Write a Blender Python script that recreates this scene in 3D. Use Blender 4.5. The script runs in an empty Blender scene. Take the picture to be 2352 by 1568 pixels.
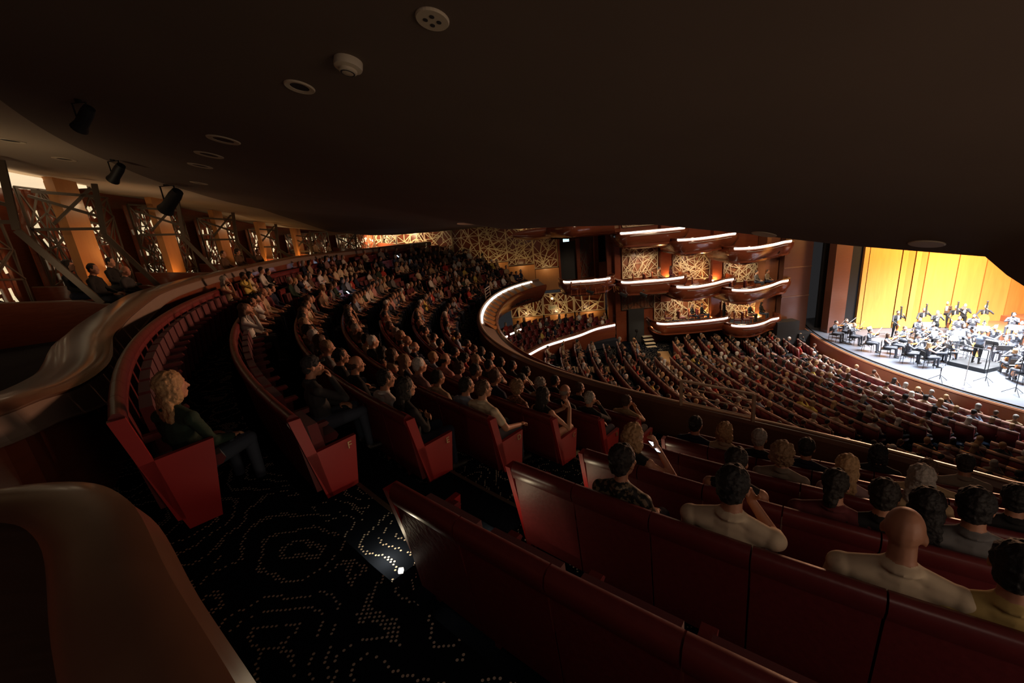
import bpy, math, random
import numpy as np
from mathutils import Vector, Matrix
rnd = random.Random(11)
PI = math.pi
# ------------------------------------------------------------------ camera (eye at the world origin)
FPX = 960.0
CXP, CYP = 1176.0, 784.0
def _basis():
    d = np.array([(1500. - CXP) / FPX, -(4200. - CYP) / FPX, -1.]); d /= np.linalg.norm(d)
    up = -d; f = np.array([0, 0, -1.]); fy = f - up * (f @ up); fy /= np.linalg.norm(fy)
    return np.array([np.cross(fy, up), fy, up])
RW = _basis()
sc = bpy.context.scene
cam_data = bpy.data.cameras.new('camera'); cam = bpy.data.objects.new('camera', cam_data)
sc.collection.objects.link(cam); sc.camera = cam
cam_data.sensor_fit = 'HORIZONTAL'; cam_data.sensor_width = 36; cam_data.lens = FPX * 36 / 2352
cam_data.clip_start = 0.02; cam_data.clip_end = 200
cam.matrix_world = Matrix([list(RW[0]) + [0], list(RW[1]) + [0], list(RW[2]) + [0], [0, 0, 0, 1]])
# ------------------------------------------------------------------ world, exposure
w = bpy.data.worlds.new('world'); sc.world = w; w.use_nodes = True
w.node_tree.nodes['Background'].inputs[0].default_value = (0.46, 0.44, 0.46, 1)
w.node_tree.nodes['Background'].inputs[1].default_value = 0.036
sc.view_settings.view_transform = 'Standard'; sc.view_settings.look = 'None'
sc.view_settings.gamma = 1; sc.view_settings.exposure = 0; sc.view_settings.use_curve_mapping = False
sc.cycles.max_bounces = 4; sc.cycles.diffuse_bounces = 2; sc.cycles.glossy_bounces = 2
sc.cycles.transmission_bounces = 2; sc.cycles.use_denoising = True
sc.cycles.caustics_reflective = False; sc.cycles.caustics_refractive = False
sc.cycles.sample_clamp_indirect = 3

def lamp(name, kind, loc, energy, color, size=1.0, target=None, size_y=None, spot=None, blend=0.5, spread=None):
    ld = bpy.data.lights.new(name, kind); ld.energy = energy; ld.color = color
    if kind == 'AREA':
        ld.size = size
        if size_y: ld.shape = 'RECTANGLE'; ld.size_y = size_y
        if spread: ld.spread = spread
    else:
        ld.shadow_soft_size = size
    if kind == 'SPOT': ld.spot_size = spot or 1.0; ld.spot_blend = blend
    o = bpy.data.objects.new(name, ld); sc.collection.objects.link(o); o.location = loc
    if target is not None:
        o.rotation_euler = (Vector(target) - Vector(loc)).to_track_quat('-Z', 'Y').to_euler()
    return o
# stage rig: cold white key lights over the players, amber wash on the shell
lamp('stage_key_light', 'AREA', (25, 19.5, 0.5), 8500, (0.86, 0.93, 1.0), 6, (25, 19.8, -9), spread=1.5)
lamp('stage_front_light', 'SPOT', (9, 20, 5), 9000, (0.9, 0.95, 1.0), .3, (23.5, 19.5, -8.6), spot=0.50, blend=.25)
lamp('shell_wash_light', 'AREA', (25.5, 20.5, -1.0), 1300, (1.0, 0.52, 0.13), 2, (27.5, 26.5, -5), spread=2.2)
# unseen warm fill lamps added above the stalls, in place of dimmed house lights
lamp('house_side_light', 'AREA', (13, 9, 4.5), 330, (1.0, 0.72, 0.48), 4, (13, 29, -5.5), spread=1.3)  # added to brighten the box hull fronts from the near side
lamp('house_dome_light', 'AREA', (13, 19, 7.5), 290, (1.0, 0.66, 0.4), 9, (13, 19, -9))
# added area lamp standing in for light bounced off the stage into the house
lamp('stage_spill_light', 'AREA', (20.6, 19.5, -1.5), 620, (1.0, 0.52, 0.30), 6, (-2, 12, -2.2), size_y=2.5, spread=1.35)

# ------------------------------------------------------------------ pixel helpers: a direction of the lens met with a real surface
AX = np.array([14.76, 19.13])          # centre of the horseshoe
SX = np.array([40.0, 20.5])            # centre of the stalls arcs
def ray(px, py): return RW @ np.array([(px - CXP) / FPX, -(py - CYP) / FPX, -1.])
def atz(px, py, z): r = ray(px, py); return Vector(r * (z / r[2]))
def aty(px, py, y): r = ray(px, py); return Vector(r * (y / r[1]))
def atR(px, py, R, far=False, c=AX):
    r = ray(px, py); a = r[0]**2 + r[1]**2; b = -2 * (r[0]*c[0] + r[1]*c[1]); k = c @ c - R*R
    D = max(b*b - 4*a*k, 0) ** .5; t1 = (-b - D)/2/a; t2 = (-b + D)/2/a
    return Vector(r * (t2 if (far or t1 <= 0) else t1))
def pol(R, deg, z=0.0, c=AX): return Vector((c[0] + R*math.cos(math.radians(deg)), c[1] + R*math.sin(math.radians(deg)), z))
def ang(p, c=AX):
    a = math.degrees(math.atan2(p[1]-c[1], p[0]-c[0])); return a - 360 if a > 0 else a

# ------------------------------------------------------------------ object helpers
def tag(o, label=None, cat=None, group=None, kind=None):
    if label: o['label'] = label
    if cat: o['category'] = cat
    if group: o['group'] = group
    if kind: o['kind'] = kind
    return o
def empty(name, loc=(0, 0, 0), rz=0.0, label=None, cat=None, group=None):
    o = bpy.data.objects.new(name, None); sc.collection.objects.link(o); o.location = loc; o.rotation_euler = (0, 0, rz)
    o.empty_display_size = .1
    return tag(o, label, cat, group)
def mkobj(name, me, mat=None, parent=None, loc=None, rz=0.0):
    o = bpy.data.objects.new(name, me); sc.collection.objects.link(o)
    if mat is not None: me.materials.append(mat) if not me.materials else None
    if parent is not None: o.parent = parent
    if loc is not None: o.location = loc
    if rz: o.rotation_euler = (0, 0, rz)
    return o
class MB:
    def __init__(s): s.v = []; s.f = []; s.m = []
    def add(s, vs, fs, mi=0):
        b = len(s.v); s.v += [tuple(v) for v in vs]; s.f += [tuple(b + i for i in f) for f in fs]; s.m += [mi]*len(fs); return s
    def box(s, c, d, rz=0.0, R=None, mi=0):
        hx, hy, hz = d[0]/2, d[1]/2, d[2]/2
        M = R if R is not None else Matrix.Rotation(rz, 3, 'Z'); c = Vector(c)
        vs = [c + M @ Vector((x, y, z)) for x in (-hx, hx) for y in (-hy, hy) for z in (-hz, hz)]
        return s.add(vs, [(0,1,3,2),(4,6,7,5),(0,4,5,1),(2,3,7,6),(0,2,6,4),(1,5,7,3)], mi)
    def bar(s, a, b, wd, th=None, n=None, mi=0):
        a, b = Vector(a), Vector(b); d = b - a; L = d.length
        if L < 1e-5: return s
        d /= L; n = Vector(n) if n is not None else (Vector((0,0,1)) if abs(d.z) < .9 else Vector((1,0,0)))
        n = (n - d*n.dot(d)).normalized(); u = d.cross(n); M = Matrix((u, d, n)).transposed()
        return s.box((a+b)/2, (wd, L, th or wd), R=M, mi=mi)
    def tube(s, pts, r, seg=8, cap=True, mi=0):
        pts = [Vector(p) for p in pts]; n = len(pts); rr = r if isinstance(r, (list, tuple)) else [r]*n
        vs = []; ref = None
        for i, p in enumerate(pts):
            t = (pts[min(i+1, n-1)] - pts[max(i-1, 0)]).normalized()
            if ref is None: ref = Vector((0,0,1)) if abs(t.z) < .9 else Vector((1,0,0))
            u = (ref - t*ref.dot(t)).normalized(); v = t.cross(u); ref = u
            vs += [p + (u*math.cos(2*PI*k/seg) + v*math.sin(2*PI*k/seg))*rr[i] for k in range(seg)]
        fs = [(i*seg+k, i*seg+(k+1) % seg, (i+1)*seg+(k+1) % seg, (i+1)*seg+k) for i in range(n-1) for k in range(seg)]
        if cap: fs += [tuple(range(seg-1, -1, -1)), tuple((n-1)*seg+k for k in range(seg))]
        return s.add(vs, fs, mi)
    def lathe(s, prof, c=(0,0,0), seg=24, M=None, mi=0):
        c = Vector(c); vs = []
        for r, z in prof:
            for k in range(seg):
                p = Vector((r*math.cos(2*PI*k/seg), r*math.sin(2*PI*k/seg), z)); vs.append(c + (M @ p if M else p))
        n = len(prof)
        fs = [(i*seg+k, i*seg+(k+1) % seg, (i+1)*seg+(k+1) % seg, (i+1)*seg+k) for i in range(n-1) for k in range(seg)]
        fs += [tuple(range(seg-1, -1, -1)), tuple((n-1)*seg+k for k in range(seg))]
        return s.add(vs, fs, mi)
    def prism(s, poly, axis, a, b, mi=0):
        n = len(poly)
        def P(p, t): return (t, p[0], p[1]) if axis == 'x' else ((p[0], t, p[1]) if axis == 'y' else (p[0], p[1], t))
        vs = [P(p, a) for p in poly] + [P(p, b) for p in poly]
        fs = [tuple(range(n-1, -1, -1)), tuple(range(n, 2*n))] + [(i, (i+1) % n, n+(i+1) % n, n+i) for i in range(n)]
        return s.add(vs, fs, mi)
    def sector(s, R0, R1, a0, a1, z0, z1, c=AX, n=None, mi=0):
        n = n or max(2, int(abs(a1-a0)/2)); vs = []
        for i in range(n+1):
            a = a0 + (a1-a0)*i/n
            vs += [pol(R0, a, z0, c), pol(R1, a, z0, c), pol(R1, a, z1, c), pol(R0, a, z1, c)]
        fs = [(4*i+k, 4*i+(k+1) % 4, 4*i+4+(k+1) % 4, 4*i+4+k) for i in range(n) for k in range(4)]
        return s.add(vs, fs + [(3,2,1,0), (4*n, 4*n+1, 4*n+2, 4*n+3)], mi)
    def sweep(s, path, prof, mi=0, cap=True, scale=None):
        path = [Vector(p) for p in path]; n = len(path); m = len(prof); vs = []
        for i, p in enumerate(path):
            d1 = (path[i] - path[i-1]) if i else (path[1] - path[0]); d2 = (path[i+1] - path[i]) if i < n-1 else d1
            d1 = Vector((d1.x, d1.y)).normalized(); d2 = Vector((d2.x, d2.y)).normalized()
            n1 = Vector((d1.y, -d1.x)); n2 = Vector((d2.y, -d2.x)); nn = (n1 + n2).normalized(); nn = nn / max(.5, nn.dot(n1))
            k = scale[i] if scale else 1.0
            vs += [(p.x + nn.x*o*k, p.y + nn.y*o*k, p.z + z*k) for o, z in prof]
        fs = [(i*m+k, i*m+(k+1) % m, (i+1)*m+(k+1) % m, (i+1)*m+k) for i in range(n-1) for k in range(m)]
        if cap: fs += [tuple(range(m-1, -1, -1)), tuple((n-1)*m+k for k in range(m))]
        return s.add(vs, fs, mi)
    def mesh(s, name, mats=None, smooth=False):
        me = bpy.data.meshes.new(name); me.from_pydata(s.v, [], s.f)
        for m in (mats or []): me.materials.append(m)
        if mats and len(mats) > 1: me.polygons.foreach_set('material_index', s.m)
        import bmesh
        bm = bmesh.new(); bm.from_mesh(me); bmesh.ops.recalc_face_normals(bm, faces=bm.faces); bm.to_mesh(me); bm.free()
        if smooth is True: me.shade_smooth()
        elif smooth: me.shade_smooth(); me.set_sharp_from_angle(angle=smooth)
        me.update(); return me
    def build(s, name, mat, parent=None, smooth=False, loc=None, rz=0.0):
        mats = mat if isinstance(mat, list) else [mat]
        return mkobj(name, s.mesh(name, mats, smooth), None, parent, loc, rz)
def struct(name, mb, mat, smooth=False, label=None):
    o = mb.build(name, mat, None, smooth); o['kind'] = 'structure'
    if label: o['label'] = label
    return o
def inst(o, parent=None, mats=None):
    c = o.copy(); sc.collection.objects.link(c); c.parent = parent; return c
def copy_tree(o, loc=None, rz=None, parent=None):
    c = o.copy(); sc.collection.objects.link(c); c.parent = parent
    if loc is not None: c.location = loc
    if rz is not None: c.rotation_euler = (0, 0, rz)
    for ch in KIDS.get(o.name, []): copy_tree(ch, parent=c)
    return c
KIDS = {}
def reg(root):
    KIDS.clear()
    for o in sc.objects:
        if o.parent: KIDS.setdefault(o.parent.name, []).append(o)
    return root

# ------------------------------------------------------------------ materials
def mat(name, col, rough=.6, metal=0.0, emit=None, es=0.0, var=0.0, vscale=8.0, spec=.5, bump=0.0, sheen=0.0, coat=0.0):
    m = bpy.data.materials.new(name); m.use_nodes = True; nt = m.node_tree; b = nt.nodes['Principled BSDF']
    b.inputs['Base Color'].default_value = (*col, 1); b.inputs['Roughness'].default_value = rough
    b.inputs['Metallic'].default_value = metal; b.inputs['Specular IOR Level'].default_value = spec
    if coat: b.inputs['Coat Weight'].default_value = coat; b.inputs['Coat Roughness'].default_value = .12
    if sheen: b.inputs['Sheen Weight'].default_value = sheen
    if emit: b.inputs['Emission Color'].default_value = (*emit, 1); b.inputs['Emission Strength'].default_value = es
    if var or bump:
        tc = nt.nodes.new('ShaderNodeTexCoord'); no = nt.nodes.new('ShaderNodeTexNoise')
        no.inputs['Scale'].default_value = vscale; no.inputs['Detail'].default_value = 4
        nt.links.new(tc.outputs['Object'], no.inputs['Vector'])
        if var:
            mx = nt.nodes.new('ShaderNodeMix'); mx.data_type = 'RGBA'
            mx.inputs[6].default_value = (*[c*(1-var) for c in col], 1); mx.inputs[7].default_value = (*[min(1, c*(1+var)) for c in col], 1)
            nt.links.new(no.outputs['Fac'], mx.inputs[0]); nt.links.new(mx.outputs[2], b.inputs['Base Color'])
        if bump:
            bp = nt.nodes.new('ShaderNodeBump'); bp.inputs['Strength'].default_value = bump; bp.inputs['Distance'].default_value = .01
            nt.links.new(no.outputs['Fac'], bp.inputs['Height']); nt.links.new(bp.outputs['Normal'], b.inputs['Normal'])
    return m
def wood(name, c1, c2, rough=.3, scale=(1.2, 1.2, 9), coat=.3, wave=2.2):
    m = mat(name, c1, rough, coat=coat); nt = m.node_tree; b = nt.nodes['Principled BSDF']
    tc = nt.nodes.new('ShaderNodeTexCoord'); mp = nt.nodes.new('ShaderNodeMapping'); mp.inputs['Scale'].default_value = scale
    no = nt.nodes.new('ShaderNodeTexNoise'); no.inputs['Scale'].default_value = wave; no.inputs['Detail'].default_value = 6; no.inputs['Distortion'].default_value = .8
    mx = nt.nodes.new('ShaderNodeMix'); mx.data_type = 'RGBA'
    mx.inputs[6].default_value = (*c1, 1); mx.inputs[7].default_value = (*c2, 1)
    nt.links.new(tc.outputs['Object'], mp.inputs[0]); nt.links.new(mp.outputs[0], no.inputs['Vector'])
    nt.links.new(no.outputs['Fac'], mx.inputs[0]); nt.links.new(mx.outputs[2], b.inputs['Base Color'])
    return m
def carpet_mat():
    m = mat('carpet', (.006, .008, .012), 1.0, spec=0); nt = m.node_tree; b = nt.nodes['Principled BSDF']; L = nt.links.new
    N = nt.nodes.new
    tc = N('ShaderNodeTexCoord'); vo = N('ShaderNodeTexVoronoi'); vo.inputs['Scale'].default_value = 38; vo.inputs['Randomness'].default_value = .2
    L(tc.outputs['Object'], vo.inputs['Vector'])
    no = N('ShaderNodeTexNoise'); no.inputs['Scale'].default_value = 2.2; no.inputs['Detail'].default_value = .5
    L(vo.outputs['Position'], no.inputs['Vector'])
    sc1 = N('ShaderNodeVectorMath'); sc1.operation = 'SCALE'; sc1.inputs['Scale'].default_value = .55; L(no.outputs['Color'], sc1.inputs[0])
    ad = N('ShaderNodeVectorMath'); ad.operation = 'ADD'; L(vo.outputs['Position'], ad.inputs[0]); L(sc1.outputs[0], ad.inputs[1])
    v2 = N('ShaderNodeTexVoronoi'); v2.inputs['Scale'].default_value = 1.5; L(ad.outputs[0], v2.inputs['Vector'])
    mu = N('ShaderNodeMath'); mu.operation = 'MULTIPLY'; mu.inputs[1].default_value = 5.2; L(v2.outputs['Distance'], mu.inputs[0])
    fr = N('ShaderNodeMath'); fr.operation = 'FRACT'; L(mu.outputs[0], fr.inputs[0])
    lt = N('ShaderNodeMath'); lt.operation = 'LESS_THAN'; lt.inputs[1].default_value = .21; L(fr.outputs[0], lt.inputs[0])
    dl = N('ShaderNodeMath'); dl.operation = 'LESS_THAN'; dl.inputs[1].default_value = .30; L(vo.outputs['Distance'], dl.inputs[0])
    mm = N('ShaderNodeMath'); mm.operation = 'MULTIPLY'; L(lt.outputs[0], mm.inputs[0]); L(dl.outputs[0], mm.inputs[1])
    mx = N('ShaderNodeMix'); mx.data_type = 'RGBA'; mx.inputs[6].default_value = (.006, .008, .013, 1); mx.inputs[7].default_value = (.55, .47, .38, 1)
    L(mm.outputs[0], mx.inputs[0]); L(mx.outputs[2], b.inputs['Base Color'])
    return m
M = dict(
    carpet=carpet_mat(),
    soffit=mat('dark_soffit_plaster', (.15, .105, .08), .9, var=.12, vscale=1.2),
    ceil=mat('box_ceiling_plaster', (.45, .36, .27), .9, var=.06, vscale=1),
    red=mat('red_leather', (.145, .017, .020), .52, var=.25, vscale=30, bump=.15),
    redtop=mat('burgundy_leather_roll', (.13, .02, .022), .33, var=.2, vscale=20, bump=.1),
    panel=mat('red_end_panel', (.30, .012, .014), .5, var=.1, vscale=4),
    cush=mat('dark_red_velvet', (.10, .008, .012), .85, sheen=.3, var=.2, vscale=40),
    letter=mat('brass_letter', (.5, .36, .2), .35, .6),
    wood=wood('polished_mahogany', (.13, .028, .012), (.22, .06, .028), .22, coat=.6),
    railw=wood('worn_mahogany_rail', (.13, .06, .038), (.21, .11, .07), .3, coat=.4),
    woodm=wood('brown_wood_panel', (.20, .07, .03), (.32, .12, .055), .4, coat=.15),
    woodo=wood('orange_wood_panel', (.42, .17, .05), (.55, .25, .08), .45, (3, 3, .5), coat=.1),
    shell=wood('maple_shell_panel', (.47, .23, .06), (.64, .34, .09), .42, (2.5, 2.5, .25), coat=.35),
    grey=mat('grey_brown_parapet_band', (.22, .16, .13), .6, var=.1, vscale=3),
    tan=mat('tan_lattice_bar', (.60, .46, .28), .5),
    dlat=mat('dark_bronze_lattice', (.10, .075, .055), .4, .4),
    black=mat('matte_black', (.008, .008, .009), .6),
    blackv=mat('black_drape', (.004, .004, .007), .95),
    wood2=wood('red_brown_veneer', (.085, .034, .022), (.13, .052, .032), .3, coat=.35),
    capstrip=mat('pale_worn_capping', (.52, .38, .26), .28),  # pale tan for the glint painted on the parapet top and for guard rails
    topedge=mat('worn_top_edge', (.30, .16, .12), .45),  # lighter tan along the stalls seat tops
    navy=mat('navy_velvet_floor', (.005, .008, .018), .95),
    metal=mat('satin_steel', (.45, .38, .30), .3, .8),
    led=mat('white_led_strip', (.9, .8, .7), .5, emit=(1.0, .86, .70), es=3.2),
    ledw=mat('warm_led_strip', (.9, .7, .4), .5, emit=(1.0, .62, .25), es=7.0),
    lightw=mat('pale_glass_tile', (.75, .68, .52), .3, emit=(1.0, .82, .5), es=.75),
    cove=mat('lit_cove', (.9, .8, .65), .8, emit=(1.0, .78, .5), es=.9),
    plastic=mat('cream_plastic', (.62, .52, .38), .45),
    dgrille=mat('dark_grille', (.03, .028, .03), .6),
    phone=mat('phone_screen', (.5, .6, .8), .3, emit=(.62, .8, 1.0), es=6.0),
    exitm=mat('exit_sign_face', (.8, .9, .9), .4, emit=(.65, .95, 1.0), es=1.6),
    exitg=mat('exit_sign_letters', (.05, .3, .2), .5),
    stage=mat('grey_stage_floor', (.085, .09, .108), .38, var=.35, vscale=2.5),
    white=mat('sheet_white', (.8, .8, .78), .7),
    violin=wood('orange_varnish', (.55, .16, .03), (.7, .26, .06), .2, coat=.8),
    aislew=wood('pale_aisle_floor', (.40, .25, .12), (.5, .33, .17), .4),
    eye=mat('dark_eye', (.02, .015, .012), .2),
    orange_chair=mat('orange_bentwood', (.45, .13, .04), .35),
    step=mat('dark_step_nosing', (.05, .035, .025), .5),
)
# ------------------------------------------------------------------ the tier's rows
ROWS = {'G': (23.55, -2.05), 'F': (22.5, -2.46), 'E': (21.45, -2.87), 'D': (20.4, -3.28), 'C': (19.35, -3.69), 'B': (18.3, -4.12), 'A': (17.25, -4.55)}
ORDER = 'GFEDCBA'
A0, A1 = -222.0, -98.0            # extent of the tier in degrees round AX
AIL, AIR = -136.9, -132.7         # the aisle by the camera
# parapet line (front edge of the tier)
PPX = [(1285,633),(1230,642),(1180,655),(1130,680),(1110,705),(1103,730),(1110,760),(1140,790),(1220,830),(1390,880),(1550,915),(1700,958),(1870,1000),(2040,1040),(2352,1112)]
_pa = []; _pr = []
for p in PPX:
    q = atz(*p, -3.95); _pa.append(ang(q)); _pr.append(math.hypot(q.x-AX[0], q.y-AX[1]))
_pf = np.polyfit(np.array(_pa) + 160, _pr, 5)
def parR(a):
    a = min(max(a, min(_pa)), max(_pa)); return float(np.polyval(_pf, a + 160))
def parpath(a0, a1, n, z=-3.95, off=0): return [pol(parR(a0+(a1-a0)*i/n) + off, a0+(a1-a0)*i/n, z) for i in range(n+1)]

# ---- floors: one stepped platform per row
for i, r in enumerate(ORDER):
    Rf, fz = ROWS[r]
    Ro = 24.6 if r == 'G' else ROWS[r][0] + .62
    Ri = ROWS[ORDER[i+1]][0] + .62 if i < 6 else 16.3
    a_1 = A1
    mb = MB(); mb.sector(Ri, Ro, A0, a_1, fz - .6, fz, n=60)
    struct('floor', mb, M['carpet'], label='dark patterned carpet step under a row of seats')
mb = MB(); mb.sector(24.55, 30, -150, A1, -2.7, -2.05, n=30)
struct('floor', mb, M['carpet'])
# half steps in the aisle
for i, r in enumerate(ORDER[1:]):
    Rf, fz = ROWS[r]
    t = empty('aisle_step', pol(Rf+.36, (AIL+AIR)/2, fz), 0, 'carpeted half step in the near aisle at row %s' % r, 'step', 'half steps of the near aisle')
    mb = MB(); mb.sector(Rf+.10, Rf+.62, AIL+.5, AIR-.4, fz, fz+.2, n=3)
    ob = mb.build('tread', M['carpet'], t); ob.matrix_parent_inverse = Matrix.Translation(-t.location)
    mb = MB(); mb.sector(Rf+.08, Rf+.12, AIL+.5, AIR-.4, fz+.17, fz+.205, n=3)
    ob = mb.build('nosing', M['step'], t); ob.matrix_parent_inverse = Matrix.Translation(-t.location)

# ------------------------------------------------------------------ ceiling: sloping soffit, higher box ceiling
BZ = [(-230, -.1), (-206, .0), (-199.2, .13), (-190.3, .49), (-183, 1.1), (-176.9, 1.49), (-165.2, 1.72), (-154.1, 1.79), (-140, 1.6), (-100, 1.5), (-80, 1.5)]
FZ = [(-230, .02), (-190, .15), (-170, .22), (-160, .16), (-155, -.04), (-152, -.12), (-143.6, -.16), (-136.5, -.24), (-131.6, -.464), (-127, -.709), (-122.1, -.922), (-121.7, -1.095), (-120.9, -1.3), (-119.5, -1.55), (-117, -1.75), (-80, -1.9)]
def itp(T, a): return float(np.interp(a, [t[0] for t in T], [t[1] for t in T]))
RB, RFr = 24.3, 16.6
def soff(R, a):
    t = (R - RFr) / (RB - RFr); return itp(FZ, a)*(1-t) + itp(BZ, a)*t
mb = MB(); AA = [A0 - 6 + i*.75 for i in range(int((A1 + 18 - A0 + 6)/.75)+1)]; RR = [RFr + (RB-RFr)*k/8 for k in range(9)]
vs = [pol(R, a, soff(R, a)) for a in AA for R in RR]; n9 = 9
mb.add(vs, [(i*n9+k, i*n9+k+1, (i+1)*n9+k+1, (i+1)*n9+k) for i in range(len(AA)-1) for k in range(8)])
vs = [pol(R, a, z) for a in AA for R, z in ((RFr, itp(FZ, a)), (RFr-.15, itp(FZ, a)+.1), (RFr-.1, itp(FZ, a)+1.3))]
mb.add(vs, [(i*3+k, i*3+k+1, (i+1)*3+k+1, (i+1)*3+k) for i in range(len(AA)-1) for k in range(2)])
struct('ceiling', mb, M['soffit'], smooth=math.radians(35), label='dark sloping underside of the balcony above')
mb = MB(); mb2 = MB(); AB = AA[:]
def ceilz(R, a): return itp(BZ, a) + (R-RB)*.17
vs = [pol(R, a, ceilz(R, a)) for a in AB for R in (24.3, 25.5, 27, 29, 33)]
mb.add(vs, [(i*5+k, i*5+k+1, (i+1)*5+k+1, (i+1)*5+k) for i in range(len(AB)-1) for k in range(4)])
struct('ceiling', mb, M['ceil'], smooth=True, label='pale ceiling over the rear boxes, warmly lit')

# ------------------------------------------------------------------ tier parapet
pp = parpath(A0+1, A1, 90)
mb = MB(); mb.sweep(pp, [(.16, -1.5), (.10, -.25), (.13, -.06), (.09, .0), (.0, .02), (-.06, -.02), (-.06, -.10), (-.10, -.14), (-.10, -.32), (.1, -.9), (.1, -1.5)])
par = mb.build('tier_parapet', M['railw'], smooth=math.radians(40)); tag(par, 'long curved polished wood parapet along the front of the seating tier', 'parapet')
mb = MB(); mb.sweep(parpath(A0+1, A1, 90), [(.045, .012), (.045, .032), (-.02, .034), (-.035, .01)])
mb.build('capping_strip', M['capstrip'], par, smooth=True)  # added strip, its pale colour imitates stage light reflected along the rail
mb = MB(); mb.sweep(parpath(A0+3.5, -176, 50), [(-.05, -.025), (-.13, -.05), (-.15, -.13), (-.06, -.13)])
mb.build('led_strip', M['led'], par, smooth=True)
mb = MB(); mb.sweep(parpath(A0+1, -128, 70), [(-.1, -.14), (-.16, -.16), (-.72, -.42), (-.72, -.5), (-.1, -.34)])
mb.build('light_ledge', M['grey'], par)
mb = MB(); mb.sweep(parpath(A0+1, -128, 70), [(-.68, -.40), (-.76, -.34), (-.84, -.38), (-.84, -.5), (-.72, -.75), (-.3, -1.35), (.1, -1.6), (.1, -1.4), (-.68, -.55)])
mb.build('hull', M['wood'], par, smooth=math.radians(50))
for i in range(13):
    a = A0 + 4.5 + i*3.5
    if a > -172: break
    R = parR(a); p = pol(R-.2, a, -4.15); q = pol(R-.7, a, -4.40); t = Vector((-(p-q).y, (p-q).x, 0)).normalized()*.42
    m2 = MB(); m2.add([p, q, q + t + Vector((0,0,.03)), p+Vector((0,0,.03)), q + t*.2 + Vector((0,0,.16)), p + t*.2 + Vector((0,0,.16))], [(0,1,2),(0,2,3),(1,4,2),(0,5,4,1),(3,2,4,5),(0,3,5)])
    m2.build('wood_gusset', M['woodo'], par)
# aisle end guard rail
def guard(name, a0, a1, label, h=.55, zz=-3.94, nb=3):
    t = empty(name, pol(parR(a0)+.12, a0, zz), 0, label, 'railing')
    inv = Matrix.Translation(-t.location)
    P = [pol(parR(a0+(a1-a0)*k/3)+.12, a0+(a1-a0)*k/3, zz) for k in range(4)]
    for q in (P[0], P[3]):
        o = MB().bar(q, q+Vector((0,0,h)), .05, .05).build('post', M['capstrip'], t); o.matrix_parent_inverse = inv
    m2 = MB()
    for k in range(3): m2.bar(P[k]+Vector((0,0,h)), P[k+1]+Vector((0,0,h)), .06, .035)
    o = m2.build('top_rail', M['capstrip'], t); o.matrix_parent_inverse = inv
    for j in range(nb):
        z = h*(j+.6)/(nb+.5); m2 = MB()
        for k in range(3): m2.bar(P[k]+Vector((0,0,z)), P[k+1]+Vector((0,0,z)), .018)
        o = m2.build('rail_bar', M['capstrip'], t); o.matrix_parent_inverse = inv
ga, gb = ang(atR(1552, 942, 16.2)), ang(atR(1718, 985, 16.4))
guard('guard_rail', ga, gb, 'brass coloured guard rail on the parapet at the foot of the near aisle')
g2 = [ang(atz(1137, 655, -3.95)), ang(atz(1153, 648, -3.95))]
guard('guard_rail', -194.5, -198.5, 'small guard rail on the far part of the parapet', .6)

# ------------------------------------------------------------------ rear parapet between row G and the boxes
RP = []
for k in range(60):
    a = -221 + k*(-139 + 221)/59.
    RP.append(pol(24.38, a, itp([(-221, -.74), (-200, -.68), (-182, -.56), (-170, -.64), (-160, -.69), (-156, -.71), (-150, -.89), (-148, -.98), (-145, -1.08), (-139, -1.05)], a)))
RP = [p for p in RP if ang(p) < -146.5 and p.y < 33.0] + [Vector(p) for p in [(-4.97, 5.05, -1.08), (-4.40, 4.30, -1.06), (-3.94, 3.59, -1.0), (-3.61, 3.02, -.9), (-3.40, 2.55, -.85), (-3.62, 2.1, -.84), (-4.3, 1.8, -.84)]]
def smooth_path(P, n=6):
    out = []
    for i in range(len(P)-1):
        p0, p1, p2, p3 = P[max(i-1, 0)], P[i], P[i+1], P[min(i+2, len(P)-1)]
        for k in range(n):
            t = k/n; out.append(.5*((2*p1)+(p2-p0)*t+(2*p0-5*p1+4*p2-p3)*t*t+(3*p1-p0-3*p2+p3)*t**3))
    return out + [P[-1]]
RP = smooth_path(RP, 3)
mb = MB(); mb.sweep(RP, [(.60, -.9), (.62, -.12), (.60, -.03), (.50, .03), (.22, .05), (.06, .035), (.0, .0), (-.03, -.035), (.0, -.06), (.02, -.9)])
o = mb.build('rear_parapet', M['railw'], smooth=math.radians(45)); tag(o, 'thick curved wooden rail between the last row of seats and the boxes', 'parapet')
bsc = [float(np.interp(ang(p), [-221, -170, -158, -150, -143, -139, -136], [.5, .52, .55, .8, .9, .6, .5])) for p in RP]
mb = MB(); mb.sweep(RP, [(.015, -.09), (-.02, -.10), (-.10, -.38), (-.12, -.41), (-.10, -.43), (.05, -.43)], scale=bsc)
mb.build('grey_band', M['grey'], o)
mb = MB(); mb.sweep(RP, [(.0, -.15), (-.03, -1.3), (.1, -1.3), (.1, -.15)])
mb.build('wood_skirt', M['wood'], o)
# rounded wooden divider right beside the camera
DV = smooth_path([Vector(p) for p in [(-3.2, 1.35, -.93), (-2.6, 1.66, -.93), (-2.05, 1.69, -.92), (-1.62, 1.50, -.92), (-1.1, 1.05, -.92), (-.67, .69, -.92), (-.3, .36, -.92), (0.1, -.05, -.92)]], 6)
mb = MB(); mb.sweep(DV, [(.22, -.06), (.25, -.02), (.21, .012), (.05, .01), (-.005, -.01), (-.02, -.06), (-.05, -.13), (-.05, -1.12), (.19, -1.12), (.19, -.12)])
o = mb.build('wooden_divider', M['railw'], smooth=math.radians(45)); tag(o, 'broad rounded wooden divider in the bottom left corner right beside the viewer', 'divider')
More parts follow.
